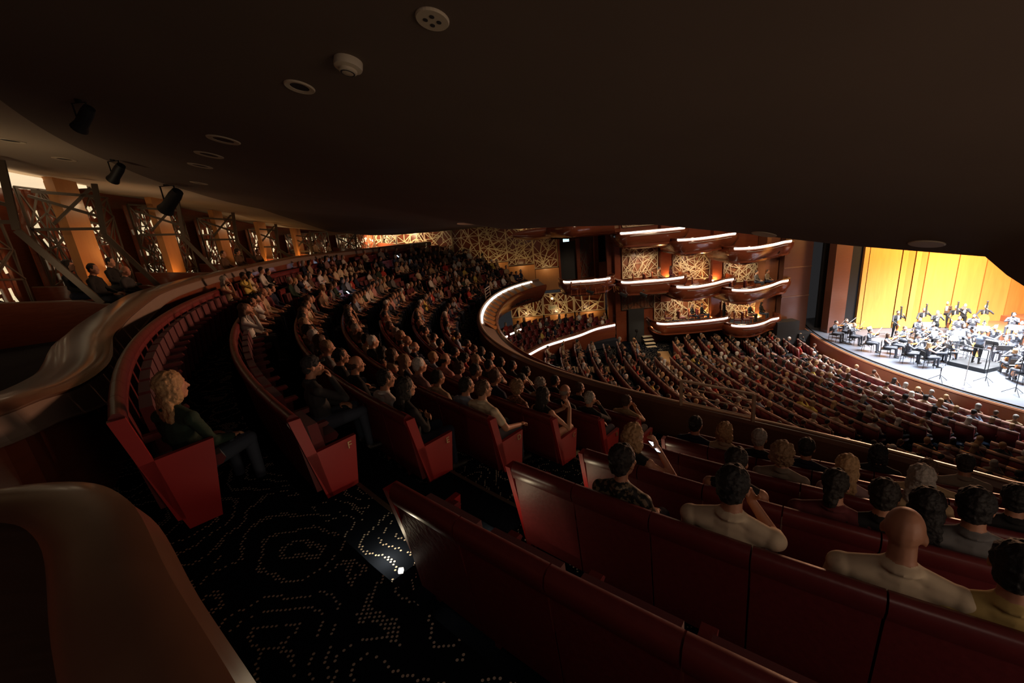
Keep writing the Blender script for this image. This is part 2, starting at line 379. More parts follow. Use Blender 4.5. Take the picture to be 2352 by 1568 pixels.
# low floor of the boxes
mb = MB(); mb.sector(24.6, 31, A0, -139, -2.2, -1.45, n=50)
struct('floor', mb, M['navy'], label='dark carpeted floor of the rear boxes')

# ------------------------------------------------------------------ theatre seats
PITCH = .56
def seat_proto(folded, end=False, letter=None, side=0):
    t = empty('theatre_chair')
    w2 = PITCH/2 - .004
    MB().prism([(-.05,.22),(-.12,.22),(-.195,.93),(-.135,.95)], 'x', -w2, w2).build('backrest', M['red'], t)
    mb = MB(); mb.prism([(-.205,.90),(-.225,.96),(-.215,1.01),(-.185,1.035),(-.15,1.03),(-.12,.99),(-.12,.93)], 'x', -w2-.002, w2+.002)
    mb.build('top_roll', M['redtop'], t, smooth=math.radians(50))
    mb = MB()
    if folded: mb.prism([(-.03,.42),(.07,.44),(.03,.86),(-.06,.86)], 'x', -w2+.05, w2-.05)
    else: mb.prism([(-.10,.36),(.33,.38),(.36,.42),(.34,.47),(-.10,.46)], 'x', -w2+.04, w2-.04)
    mb.build('seat_cushion', M['cush'], t)
    mb = MB(); mb.prism([(-.10,.585),(.24,.60),(.27,.62),(.25,.65),(-.10,.645)], 'x', -w2-.035, -w2+.035)
    mb.prism([(-.02,0),(.14,0),(.20,.59),(-.03,.59)], 'x', -w2-.02, -w2+.02)
    mb.build('armrest', M['red'], t)
    if end:
        x0 = side*(w2+.012); x1 = side*(w2+.062)
        mb = MB(); mb.prism([(.0,0),(.22,0),(.31,.655),(-.15,.625)], 'x', min(x0,x1), max(x0,x1)); pn = mb.build('end_panel', M['panel'], t)
        mb = MB(); mb.prism([(.0,.10),(-.05,.10),(-.225,1.0),(-.125,1.0),(-.06,.62)], 'x', min(x0,x1), max(x0,x1)); mb.build('back_side_panel', M['panel'], t)
        if letter:
            cu = bpy.data.curves.new('row_letter', 'FONT'); cu.body = letter; cu.size = .10; cu.extrude = .003; cu.align_x = 'CENTER'
            to = bpy.data.objects.new('tmp', cu); sc.collection.objects.link(to)
            me = bpy.data.meshes.new_from_object(to.evaluated_get(bpy.context.evaluated_depsgraph_get())); bpy.data.objects.remove(to)
            lo = mkobj('row_letter', me, M['letter'], pn); lo.location = (side*(w2+.065), .235, .545)
            lo.rotation_euler = (PI/2, 0, PI/2 if side > 0 else -PI/2)
    return t
def yaw_to(p, q): d = Vector(q) - Vector(p); return math.atan2(d.y, d.x) - PI/2
def seat_place(a, R, z): p = pol(R, a, z); return p, math.radians(a) + PI/2     # faces the centre of the arc
SEATS = []      # (distance, angle, row, occupied)
SPEC = {        # named people: pixel of the head, row, hair, hair colour, top colour, pose, words
 'blonde_g': ((395,900),'G','long','blonde','darkgreen','lap','woman with long blonde hair in dark green, aisle end of back row'),
 'jacket': ((712,838),'F','cap','dark','charcoal','chin','person in a cap and charcoal jacket resting chin on hand, row F'),
 'f2': ((600,712),'F','short','dark','brown','lap','person in brown with pale arms folded, far round the curve of row F'),
 'e1': ((775,790),'E','short','dark','black','lap','person in black with lit profile a few seats along row E'),
 'e2': ((812,822),'E','thin','brown','black','lap','broad headed man in black behind the pale shirted man, row E'),
 'm880': ((882,862),'E','short','dark','white','lap','man in a pale grey shirt seen in profile, second from the aisle in row E'),
 'w935': ((938,893),'E','long','dark','black','fold','woman with dark tied hair and dark jacket, at the aisle seat marked E'),
 'm1070': ((1070,885),'D','short','dark','bluegrey','lap','person in light blue grey shirt left of the man in the pale polo'),
 'polo': ((1118,895),'D','short','brown','cream','arm','stocky man in a cream polo shirt at the aisle seat marked D'),
 'w1190': ((1188,897),'C','curly','sandy','sequin','lap','woman with curly sandy hair in a glittering brown dress, row C'),
 'scarf': ((1282,932),'C','long','dark','black','elbow','woman with black hair and bare arms leaning on the armrest marked C'),
 'w1238': ((1240,875),'B','curly','grey','beige','lap','woman with fluffy grey hair and beige top beyond row C'),
 'm1278': ((1274,868),'A','short','dark','black','lap','dark haired person in front of the fluffy haired woman'),
 'g1290': ((1297,908),'B','thin','grey','black','lap','bald man in glasses and black, row B'),
 'm1330': ((1330,885),'A','short','brown','black','lap','young person with brown hair in black by the front parapet'),
 'manb': ((1385,925),'B','short','grey','black','chin','grey haired man with hand at mouth in the aisle seat marked B'),
 'mana': ((1448,925),'A','short','brown','stripe','chin','man in tan striped shirt, front row by the aisle, hand at face'),
 'phone': ((1455,1030),'D','bobbig','blonde','black','phone','woman with full blonde brown hair holding a lit phone to her ear'),
 'pattern': ((1430,1100),'E','shortbig','dark','pattern','lap','person with cropped dark hair and patterned shirt behind the woman with the phone'),
 'r1': ((1597,1010),'B','shortbig','dark','navy','lap','dark haired man in navy at the left end of the heads by the parapet'),
 'r2': ((1665,1005),'B','bobbig','blonde','beige','lap','woman with straight blonde bob and beige top below the guard rail'),
 'r3': ((1745,1000),'B','shortbig','grey','black','lap','grey haired man in black right of the blonde bob'),
 's1': ((1692,1062),'D','shortbig','dark','black','fold','dark haired person in black resting a bare arm, behind the blonde bob'),
 's2': ((1797,1050),'C','curly','sandy','taupe','lap','person with short sandy curls in a taupe top'),
 's3': ((1850,1058),'B','shortbig','dark','navy','lap','person in navy half hidden right of the sandy curls'),
 'longb': ((1945,1085),'C','long','blonde','mauve','lap','woman with long straight blonde hair down her back'),
 'pony': ((1918,1125),'D','bun','dark','maroon','lap','person with dark hair gathered at the nape, in front of the long blonde hair'),
 'n1': ((2035,1122),'D','shortbig','dark','black','lap','dark round head right of the gathered dark hair'),
 'n2': ((2018,1047),'A','bobbig','black','black','lap','person in a black headscarf right against the parapet strip'),
 'n3': ((2130,1085),'B','shortbig','brown','tan','lap','brown haired person against the bright parapet strip at right'),
 'n4': ((2135,1140),'D','long','black','black','lap','woman with long black hair behind the bald man'),
 'white': ((1682,1160),'E','shortbig','black','cream','chinR','big shouldered man in a cream t-shirt with black hair, propping his head'),
 'bald': ((2082,1205),'E','none','dark','cream','lap','bald man in a cream shirt'),
 'grey': ((2248,1140),'D','shortbig','black','grey','lap','broad man with black hair in a grey shirt at right'),
 'g2': ((2335,1150),'C','shortbig','black','black','lap','dark head cut by the right edge above the grey shirted man'),
 'edge': ((2345,1290),'E','shortbig','black','gold','lap','person with black hair and yellowish shirt cut by the right edge near the bottom'),
}
SPA = {}
for k, v in SPEC.items():
    r = v[1]; h = atR(*v[0], ROWS[r][0] + .30); SPA[k] = ang(h)
SPA['blonde_g'] = -137.5; SPA['f2'] = -156.8; DR = {'blonde_g': (-.16, -.15), 'jacket': (-.35, -.10)}; SPA['jacket'] = ang(atR(712, 838, 22.45))
def near_spec(r, a, R):
    for k, v in SPEC.items():
        if v[1] == r and abs(SPA[k]-a)*PI/180*R < PITCH*.56: return k
    return None
GAPS = [(-167.2, -164.6), (-193.5, -190.8)]
seat_list = []
for r in ORDER:
    Rf, fz = ROWS[r]; R = Rf + .30; da = math.degrees(PITCH/R)
    a = dict(zip(ORDER, (-136.85, -136.65, -136.5, -136.3, -136.05, -135.8, -135.55)))[r] - da/2 - .12; first = True; n = 0
    while a > -219:
        if not any(g0 < a < g1 for g0, g1 in GAPS) and (AX[1] + (R)*math.sin(math.radians(a))) < 32.6:
            seat_list.append([r, a, n, 'end' if first else '', 'L']); n += 1; first = False
        a -= da
    a = AIR + da/2 + .12; first = True; n = 0
    if r != 'G':
        while a < -112:
            seat_list.append([r, a, n, 'endR' if first else '', 'R']); n += 1; first = False; a += da
for s in seat_list:
    r, a = s[0], s[1]; R = ROWS[r][0] + .3; p = pol(R, a, ROWS[r][1]+.5); s.append(p.length); k = near_spec(r, a, R); s.append(k)
used = set()
for s in seat_list:                      # one seat per named person: the closest
    if s[6] in used: s[6] = None
    elif s[6]: used.add(s[6])
for s in seat_list:                      # people in the end seats sit squarely in them
    if s[6] and s[3] == 'end' and s[6] != 'blonde_g': SPA[s[6]] = s[1] - .05
def visible(p, mx=60):
    c = RW.T @ np.array(p)
    if -c[2] < .05: return False
    x = CXP + FPX*c[0]/-c[2]; y = CYP - FPX*c[1]/-c[2]
    return -mx < x < 2352+mx and -mx < y < 1568+mx
for s in seat_list: s.append(visible(pol(ROWS[s[0]][0]+.3, s[1], ROWS[s[0]][1]+.9)) or visible(pol(ROWS[s[0]][0]+.3, s[1], ROWS[s[0]][1]+.2)))
seat_list = [s for s in seat_list if s[7]]
seat_list.sort(key=lambda s: s[5])
SEATS_IND = seat_list[:296]; SEATS_REST = seat_list[296:]
def occ(s):
    if s[6]: return True
    r, a, n, e, side = s[:5]
    q = random.Random(int(a*100) * 31 + ord(r))
    if side == 'R':
        if r == 'F': return False
        if r == 'E': return a > -122.5
        if r == 'D' and a < -129.5: return False
        if r in 'BA' and a < -131.2: return False
        if r == 'C' and a < -129: return False
        return q.random() < (.55 if r in 'CD' else .6)
    if r == 'G': return a < -163 and q.random() < .55
    if r == 'F' and a > -152.5: return False
    if a > -140 and r in 'EDCBA': return False
    if a > -143 and r == 'E': return False
    return q.random() < .86
HEADS_TAKEN = [(v[1], SPA[k]) for k, v in SPEC.items()]
pr_open = seat_proto(False); pr_fold = seat_proto(True)
for nm, pr in (('o', pr_open), ('f', pr_fold)): pass
reg(None)
first_used = {'o': False, 'f': False}
words = {'G': 'back row', 'F': 'row F', 'E': 'row E', 'D': 'row D', 'C': 'row C', 'B': 'row B', 'A': 'front row'}
def ordn(n): return ['first', 'second', 'third'][n] if n < 3 else '%dth' % (n+1)
OCC = []
for s in SEATS_IND:
    r, a, n, e, side, d, sp, _ = s; R = ROWS[r][0]+.3; p, rz = seat_place(a, R, ROWS[r][1]); oc = occ(s)
    if oc: OCC.append(s)
    if e == 'end':
        t = seat_proto(not oc, True, None if r == 'G' else r, 1); t.location = p; t.rotation_euler = (0, 0, rz)
        lab = 'red theatre seat with %s at the near aisle, %s' % ('a plain end panel' if r == 'G' else 'end panel lettered ' + r, words[r])
    elif e == 'endR':
        t = seat_proto(not oc, True, None, -1); t.location = p; t.rotation_euler = (0, 0, rz)
        lab = 'red theatre seat beside the near aisle, block to its right, %s' % words[r]
    else:
        src, key = (pr_open, 'o') if oc else (pr_fold, 'f')
        if not first_used[key]: t = src; t.location = p; t.rotation_euler = (0, 0, rz); first_used[key] = True
        else: t = copy_tree(src, p, rz)
        lab = '%s red seat, %s from the near aisle, %s block, %s' % ('occupied' if oc else 'empty', ordn(n), 'left' if side == 'L' else 'right', words[r])
    tag(t, lab, 'theatre seat', 'red theatre seats of the tier, ' + words[r])
REST_OCC = [s for s in SEATS_REST if occ(s)]
# ---- the remaining seats of the tier, the stalls and the lower terrace as one mass
class NP:
    """fast merge of many transformed copies"""
    def __init__(s): s.v = []; s.f = []; s.m = []; s.n = 0
    def add(s, V, Fl, mi, M3, t):
        s.v.append(V @ np.array(M3).T + np.array(t)); s.f.append(Fl + s.n); s.n += len(V)
        s.m.append(mi if isinstance(mi, np.ndarray) else np.full(len(Fl), mi))
    def mesh(s, name, mats, smooth=True):
        V = np.concatenate(s.v); Fl = np.concatenate(s.f); me = bpy.data.meshes.new(name)
        me.vertices.add(len(V)); me.vertices.foreach_set('co', V.ravel())
        me.loops.add(Fl.size); me.loops.foreach_set('vertex_index', Fl.ravel())
        me.polygons.add(len(Fl)); me.polygons.foreach_set('loop_start', np.arange(0, Fl.size, Fl.shape[1])); me.polygons.foreach_set('loop_total', np.full(len(Fl), Fl.shape[1]))
        for m in mats: me.materials.append(m)
        me.polygons.foreach_set('material_index', np.concatenate(s.m)); me.update(calc_edges=True)
        if smooth: me.shade_smooth()
        return me
def rz3(a): c, s_ = math.cos(a), math.sin(a); return [[c, -s_, 0], [s_, c, 0], [0, 0, 1]]
def quads(mb_list):
    V = []; Fq = []; Mi = []
    for me, mi in mb_list:
        b = len(V); V += [tuple(v.co) for v in me.vertices]
        for p in me.polygons:
            ids = [b + i for i in p.vertices]
            if len(ids) == 3: ids = ids + [ids[2]]
            if len(ids) == 4: Fq.append(ids); Mi.append(mi)
            else:
                for k in range(1, len(ids)-1, 2):
                    q = [ids[0], ids[k], ids[k+1], ids[min(k+2, len(ids)-1)]]; Fq.append(q); Mi.append(mi)
    return np.array(V, float), np.array(Fq), np.array(Mi)
def tri(V, Fq, Mi):
    T = []; Mt = []
    for f, m_ in zip(Fq, Mi):
        T.append(f[:3]); Mt.append(m_)
        if f[3] != f[2]: T.append([f[0], f[2], f[3]]); Mt.append(m_)
    return V, np.array(T), np.array(Mt)
w2 = PITCH/2
sm = [(MB().prism([(-.05,.22),(-.12,.22),(-.195,.93),(-.135,.95)], 'x', -w2, w2).mesh('a'), 0),
      (MB().prism([(-.205,.90),(-.225,.96),(-.20,1.02),(-.15,1.03),(-.12,.95)], 'x', -w2, w2).mesh('a'), 1),
      (MB().prism([(-.10,.36),(.35,.40),(.34,.47),(-.10,.46)], 'x', -w2+.04, w2-.04).mesh('a'), 2),
      (MB().prism([(-.17,.585),(.26,.60),(.25,.65),(-.17,.645)], 'x', -w2-.03, -w2+.03).mesh('a'), 0)]
SV, SF, SM = tri(*quads(sm))
npm = NP()
for s in SEATS_REST:
    p, rz = seat_place(s[1], ROWS[s[0]][0]+.3, ROWS[s[0]][1]); npm.add(SV, SF, SM, rz3(rz), p)
# stalls rows: arcs about SX
def srow(k): return 21.6 + .93*k, -9.33 + .086*k           # back-top radius and height
STALL = []
def over_edge(p):
    """height at which the sight line from the aisle end to p passes the tier parapet"""
    a = p.x**2 + p.y**2; b = -2*(p.x*AX[0] + p.y*AX[1]); k = AX @ AX - 16.2**2; D = b*b - 4*a*k
    return 0 if D < 0 else p.z * (-b - D**.5)/2/a
NR = 19
for k in range(NR):
    Rt, zt = srow(k); Rh = Rt - .27; fz = zt - 1.03
    y = 28.3
    while y > -3:
        p_ok = True
        sn = (y - SX[1]) / Rh
        a = 180 - math.degrees(math.asin(max(-1, min(1, sn)))); p = pol(Rh, a, fz, SX)
        if 23.55 < y < 24.75: p_ok = False                      # radial aisle
        if 13.2 < y < 14.0: p_ok = False
        if k in (10, 11) and y > 24: p_ok = False               # cross walkway
        if y > 27.0 + (.9 if k < 9 else 0) - (0.5 if k > 13 else 0): p_ok = False
        if math.hypot(p.x-AX[0], p.y-AX[1]) > 18.5 or not visible(p + Vector((0,0,1))): p_ok = False
        if p_ok and over_edge(p + Vector((0,0,1.25))) < -4.5: p_ok = False
        if p_ok: STALL.append((k, y, p, math.radians(a) + PI/2))
        y -= PITCH * max(.4, math.sqrt(max(0, 1 - sn*sn)))
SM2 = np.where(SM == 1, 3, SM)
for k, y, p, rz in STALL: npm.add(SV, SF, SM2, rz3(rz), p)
# lower terrace rows
LT = []
LTP = smooth_path([atz(1412, 741, -7.4), atz(1370, 750, -7.4), atz(1330, 765, -7.4), atz(1290, 777, -7.4), atz(1250, 790, -7.4), atz(1213, 809, -7.4), Vector((-.6, 21.6, -7.4)), Vector((-1.5, 18.5, -7.4))], 6)
LC = np.array([9.5, 16.5])
for j, R in enumerate((12.3, 13.2, 14.1, 15.0, 15.9)):
    a = 100.0
    while a < 165:
        p = pol(R, a, -8.45 + .1*j, LC)
        # keep behind the terrace rail
        dmin = min(((Vector((q.x-p.x, q.y-p.y)).length, q) for q in LTP), key=lambda t_: t_[0])
        inside = math.hypot(p.x-LC[0], p.y-LC[1]) > math.hypot(dmin[1].x-LC[0], dmin[1].y-LC[1]) + .45
        if inside and p.y < 31.2 and p.x < 7.6: LT.append((j, a, p, yaw_to(p, (18, 19, 0))))
        a += math.degrees(PITCH/R)
for j, a, p, rz in LT: npm.add(SV, SF, SM, rz3(rz), p)
o = mkobj('theatre_seats_mass', npm.mesh('theatre_seats_mass', [M['red'], M['redtop'], M['cush'], M['topedge']], False))
o.name = 'theatre_seating'; tag(o, 'further rows of dark red theatre seats filling the stalls, terrace and far tier', 'seating', kind='stuff')
print('SEATS', len(SEATS_IND), len(SEATS_REST), 'stalls', len(STALL), 'LT', len(LT))

# ------------------------------------------------------------------ people
def rot(rx=0, ry=0, rz=0): return Matrix.Rotation(rz, 3, 'Z') @ Matrix.Rotation(ry, 3, 'Y') @ Matrix.Rotation(rx, 3, 'X')
def ell(c, r, t, R=None): return ('e', Vector(c), Vector(r), R or Matrix.Identity(3), t)
def cap(a, b, ra, rb, t): return ('c', Vector(a), Vector(b), ra, rb, t)
SKIN, TOP, BOT, SHOE = 0, 1, 2, 3
def hand(prims, wrist, d, side, curl=.5, detail=True, down=(0,0,-1)):
    """palm, four unequal bent fingers and a thumb; d = pointing direction, down = towards the palm side"""
    wv = Vector(wrist); d = Vector(d).normalized(); dn = Vector(down); dn = (dn - d*dn.dot(d)).normalized(); x = d.cross(dn).normalized()*side
    pc = wv + d*.05
    R = Matrix((x, d, dn)).transposed(); prims.append(ell(pc, (.040, .050, .017), SKIN, R))
    if not detail: prims.append(ell(pc + d*.06 + dn*.02, (.035, .045, .016), SKIN, R)); return
    for i, (ox, L) in enumerate(((-.030, .058), (-.010, .070), (.010, .075), (.030, .068))):
        k = wv + d*.092 + x*ox*.95; c1 = math.cos(curl*.6); s1 = math.sin(curl*.6)
        m = k + (d*c1 + dn*s1)*L*.55; c2 = math.cos(curl*1.7); s2 = math.sin(curl*1.7)
        e = m + (d*c2 + dn*s2)*L*.5
        prims.append(cap(k, m, .0095, .0088, SKIN)); prims.append(cap(m, e, .0088, .0075, SKIN))
    tb = wv + d*.025 + x*.034; tm = tb + (d*.55 + x*.75 + dn*.25).normalized()*.042; te = tm + (d*.85 + x*.25 + dn*.35).normalized()*.032
    prims.append(cap(tb, tm, .013, .011, SKIN)); prims.append(cap(tm, te, .011, .0085, SKIN))
def head_prims(hc, yaw=0, pitch=0, roll=0, ears=True):
    R = rot(pitch, roll, yaw); hc = Vector(hc); P = []
    def e(c, r, t=SKIN): P.append(ell(hc + R @ Vector(c), r, t, R))
    e((0,-.008,.02), (.076,.097,.098)); e((0,.022,-.03), (.062,.07,.088)); e((0,.052,-.098), (.034,.036,.030)); e((0,.015,-.075), (.056,.055,.045))
    P.append(cap(hc + R @ Vector((0,.084,.004)), hc + R @ Vector((0,.108,-.040)), .009, .015, SKIN))
    e((0,.074,.026), (.048,.018,.012)); e((0,.086,-.078), (.023,.012,.009)); e((0.035,.066,-.035), (.022,.022,.022)); e((-.035,.066,-.035), (.022,.022,.022))
    if ears: e((.078,-.004,-.018), (.010,.020,.032)); e((-.078,-.004,-.018), (.010,.020,.032))
    return P
def seated(pose='lap', female=False, sleeves='short', detail=True, yaw=-.2, wide=1.0, legs='skin', lean=0.0, skirt=False):
    P = []; W = wide * (.88 if female else 1.0); hx = .10
    lt = SKIN if legs == 'bare' else BOT
    for s in (-1, 1):
        P += [cap((s*hx,.0,.545), (s*.125,.42,.55), .093*W, .066, BOT if skirt or legs != 'bare' else SKIN), cap((s*.125,.42,.55), (s*.125,.44,.12), .060, .042, lt),
              cap((s*.125,.40,.055), (s*.14,.58,.045), .042, .034, SHOE), ell((s*.125,.415,.06), (.04,.05,.05), SHOE)]
    P.append(ell((0,-.01,.56), (.175*W,.135,.115), BOT))
    ly = lean
    P.append(ell((0,.0+ly*.3,.70), (.150*W,.115*W,.15), TOP)); P.append(ell((0,-.02+ly*.6,.86), (.165*W,.115,.17), TOP))
    sy = -.03 + ly; sh = .190*W; sz = .975
    P.append(cap((-sh*.75,sy,sz), (sh*.75,sy,sz), .060, .060, TOP)); P.append(ell((0,sy,1.0), (.115*W,.065,.06), TOP))
    for s in (-1, 1): P.append(cap((s*.03,sy,1.055), (s*sh*.85,sy,.985), .042, .055, TOP))
    P.append(ell((0,sy-.012,1.07), (.078*W,.078,.030), TOP))
    if female: P += [ell((.07,.06+ly*.7,.87), (.06,.055,.06), TOP), ell((-.07,.06+ly*.7,.87), (.06,.055,.06), TOP)]
    hc = (0, sy + .05, 1.225)
    P.append(cap((0,sy+.004,1.08), (0,sy+.025,1.17), .056 if not female else .046, .053 if not female else .044, SKIN))
    P += head_prims(hc, yaw)
    slt = {'short': (TOP, SKIN), 'long': (TOP, TOP), 'bare': (SKIN, SKIN)}[sleeves]
    ar = .050*W if sleeves != 'bare' else .043*W
    def arm(s, elbow, wrist, hd, curl=.6, down=(0,0,-1)):
        S = Vector((s*sh, sy, sz)); E = Vector(elbow); Wv = Vector(wrist)
        P.append(ell(S, (.062*W, .06, .06), slt[0])); P.append(cap(S, S.lerp(E, .62), ar*1.1, ar, slt[0])); P.append(cap(S.lerp(E, .5), E, ar*.85, ar*.78, slt[0] if sleeves == 'long' else SKIN))
        P.append(cap(E, Wv, .038 if slt[1] == SKIN else .045, .027 if slt[1] == SKIN else .034, slt[1]))
        hand(P, Wv, hd, s, curl, detail, down)
    if pose == 'lap':
        arm(1, (.25,.03+ly,.75), (.13,.26,.66), (-.35,1,-.15)); arm(-1, (-.25,.03+ly,.75), (-.13,.25,.66), (.35,1,-.15))
    elif pose == 'fold':
        arm(1, (.26,.05+ly,.77), (-.02,.20,.78), (-1,.1,0), .5, (0,-1,0)); arm(-1, (-.26,.05+ly,.77), (.04,.17,.83), (1,.15,.05), .5, (0,-1,0))
    elif pose in ('chin', 'chinR'):
        s = 1
        arm(s, (.20,.24,.80), (.07,.17+ly,1.05), (-.25,-.2,1), 1.3, (-.3,-1,0)); arm(-s, (-.24,.06+ly,.74), (-.02,.24,.68), (1,.6,0))
    elif pose == 'arm':      # right forearm along the armrest
        arm(1, (.33,.04,.76), (.30,.30,.69), (-.1,1,-.1), .9); arm(-1, (-.25,.03+ly,.75), (-.13,.25,.66), (.35,1,-.15))
    elif pose == 'elbow':    # leaning on the right elbow, hands raised
        arm(1, (.34,.14,.72), (.22,.33,.95), (-.5,.1,1), .8, (-1,0,0)); arm(-1, (-.20,.10,.74), (.10,.34,.90), (.4,.2,.8), .8, (0,-1,0))
    elif pose == 'phone':
        arm(1, (.36,.12,.80), (.20,.10,1.10), (-.35,-.1,1), .9, (-1,0,0)); arm(-1, (-.25,.03,.75), (-.13,.25,.66), (.35,1,-.15))
    elif pose == 'violin':   # left hand on the neck, right hand on the bow
        arm(-1, (-.24,.16,.86), (-.14,.38,1.05), (.3,.3,1), 1.2, (1,0,0)); arm(1, (.38,.10,.90), (.24,.34,1.00), (-.4,.8,.2), .9)
    elif pose == 'cello':
        arm(-1, (-.33,.12,.90), (-.10,.22,1.08), (.6,.1,.7), 1.2, (0,1,0)); arm(1, (.36,.14,.84), (.26,.36,.74), (-.5,.6,-.2), .9)
    elif pose == 'wind':
        arm(-1, (-.26,.16,.84), (-.04,.27,.98), (.5,.3,.8), 1.1, (0,-1,0)); arm(1, (.26,.16,.82), (.04,.25,.90), (-.5,.3,.8), 1.1, (0,-1,0))
    return P
def standing(pose='rest', sleeves='long', yaw=0.0, detail=False):
    P = []
    for s in (-1, 1):
        P += [cap((s*.095,0,.90), (s*.11,.01,.50), .092, .062, BOT), cap((s*.11,.01,.50), (s*.12,-.02,.10), .058, .04, BOT), cap((s*.12,-.03,.045), (s*.14,.15,.04), .04, .033, SHOE)]
    P += [ell((0,0,.94), (.165,.115,.12), BOT), ell((0,.0,1.08), (.15,.11,.16), TOP), ell((0,-.01,1.26), (.17,.115,.18), TOP), cap((-.15,-.01,1.41), (.15,-.01,1.41), .062, .062, TOP), ell((0,-.01,1.44), (.11,.06,.05), TOP), cap((0,0,1.45), (0,.02,1.57), .055, .052, SKIN)]
    P += head_prims((0,.03,1.64), yaw)
    def arm(s, E, Wv, hd, curl=.6, down=(0,0,-1)):
        S = Vector((s*.20,-.01,1.40)); E = Vector(E); Wv = Vector(Wv)
        P.append(ell(S, (.065,.06,.06), TOP)); P.append(cap(S, E, .054, .044, TOP)); P.append(cap(E, Wv, .043, .032, TOP)); hand(P, Wv, hd, s, curl, detail, down)
    if pose == 'bass':
        arm(-1, (-.34,.16,1.28), (-.10,.34,1.52), (.5,.1,.8), 1.2, (0,1,0)); arm(1, (.34,.18,1.15), (.20,.42,.98), (-.5,.5,-.4), .9)
    elif pose == 'conduct':
        arm(-1, (-.42,.14,1.26), (-.46,.42,1.42), (0,.9,.3), .5); arm(1, (.42,.16,1.30), (.50,.40,1.52), (.1,.8,.6), .5)
    elif pose == 'horn':
        arm(-1, (-.28,.2,1.22), (-.05,.34,1.46), (.3,.5,.8), 1.0, (0,-1,0)); arm(1, (.28,.2,1.24), (.08,.42,1.45), (-.2,.8,.5), 1.0)
    else:
        arm(-1, (-.26,-.02,1.12), (-.22,.12,.90), (.2,.5,-1), .5, (1,0,0)); arm(1, (.26,-.02,1.12), (.20,.14,.92), (-.2,.5,-1), .5, (-1,0,0))
    return P
def prim_mesh(P, grow=0.0, seg=12):
    mb = MB()
    for q in P:
        if q[0] == 'e':
            _, c, r, R, t = q; prof = []
            for k in range(9):
                a = -PI/2 + PI*k/8; prof.append((max(.001, math.cos(a)), math.sin(a)))
            b = len(mb.v); mb.lathe(prof, (0,0,0), seg)
            for i in range(b, len(mb.v)): v = mb.v[i]; mb.v[i] = tuple(c + R @ Vector((v[0]*(r.x+grow), v[1]*(r.y+grow), v[2]*(r.z+grow))))
        else:
            _, a, b_, ra, rb, t = q; ra += grow; rb += grow; d = (b_ - a); L = d.length; M3 = d.to_track_quat('Z', 'Y').to_matrix(); prof = []
            for k in range(5): th = -PI/2 + PI/2*k/4; prof.append((max(.001, ra*math.cos(th)), ra*math.sin(th)))
            for k in range(5): th = PI/2*k/4; prof.append((max(.001, rb*math.cos(th)), L + rb*math.sin(th)))
            mb.lathe(prof, a, seg, M3)
    return mb
def remesh(name, P, vox, mats, smooth_it=4, noise=0.0, nscale=.05, classify=True):
    me0 = prim_mesh(P).mesh('tmp'); o = bpy.data.objects.new('tmp', me0); sc.collection.objects.link(o)
    rm = o.modifiers.new('r', 'REMESH'); rm.mode = 'VOXEL'; rm.voxel_size = vox; rm.use_smooth_shade = True
    if noise:
        tx = bpy.data.textures.new('n', 'CLOUDS'); tx.noise_scale = nscale; dm = o.modifiers.new('d', 'DISPLACE'); dm.texture = tx; dm.strength = noise; dm.mid_level = .5
    s_ = o.modifiers.new('s', 'SMOOTH'); s_.factor = .5; s_.iterations = smooth_it
    me = bpy.data.meshes.new_from_object(o.evaluated_get(bpy.context.evaluated_depsgraph_get())); me.name = name
    bpy.data.objects.remove(o)
    me.materials.clear()
    for m in mats: me.materials.append(m)
    if classify and len(mats) > 1:
        n = len(me.polygons); C = np.empty(n*3); me.polygons.foreach_get('center', C); C = C.reshape(-1, 3); best = np.full(n, 1e9); idx = np.zeros(n, int)
        for q in P:
            if q[0] == 'e':
                _, c, r, R, t = q; l = (C - np.array(c)) @ np.array(R); k = np.linalg.norm(l/np.array(r), axis=1); d = (k-1)*min(r)
            else:
                _, a, b_, ra, rb, t = q; a_ = np.array(a); ab = np.array(b_) - a_; h = np.clip(((C-a_) @ ab)/max(1e-9, ab@ab), 0, 1)
                d = np.linalg.norm(C - a_ - h[:, None]*ab, axis=1) - (ra + (rb-ra)*h)
            k = d < best; best[k] = d[k]; idx[k] = t
        me.polygons.foreach_set('material_index', idx)
    me.polygons.foreach_set('use_smooth', [True]*len(me.polygons)); me.update()
    return me
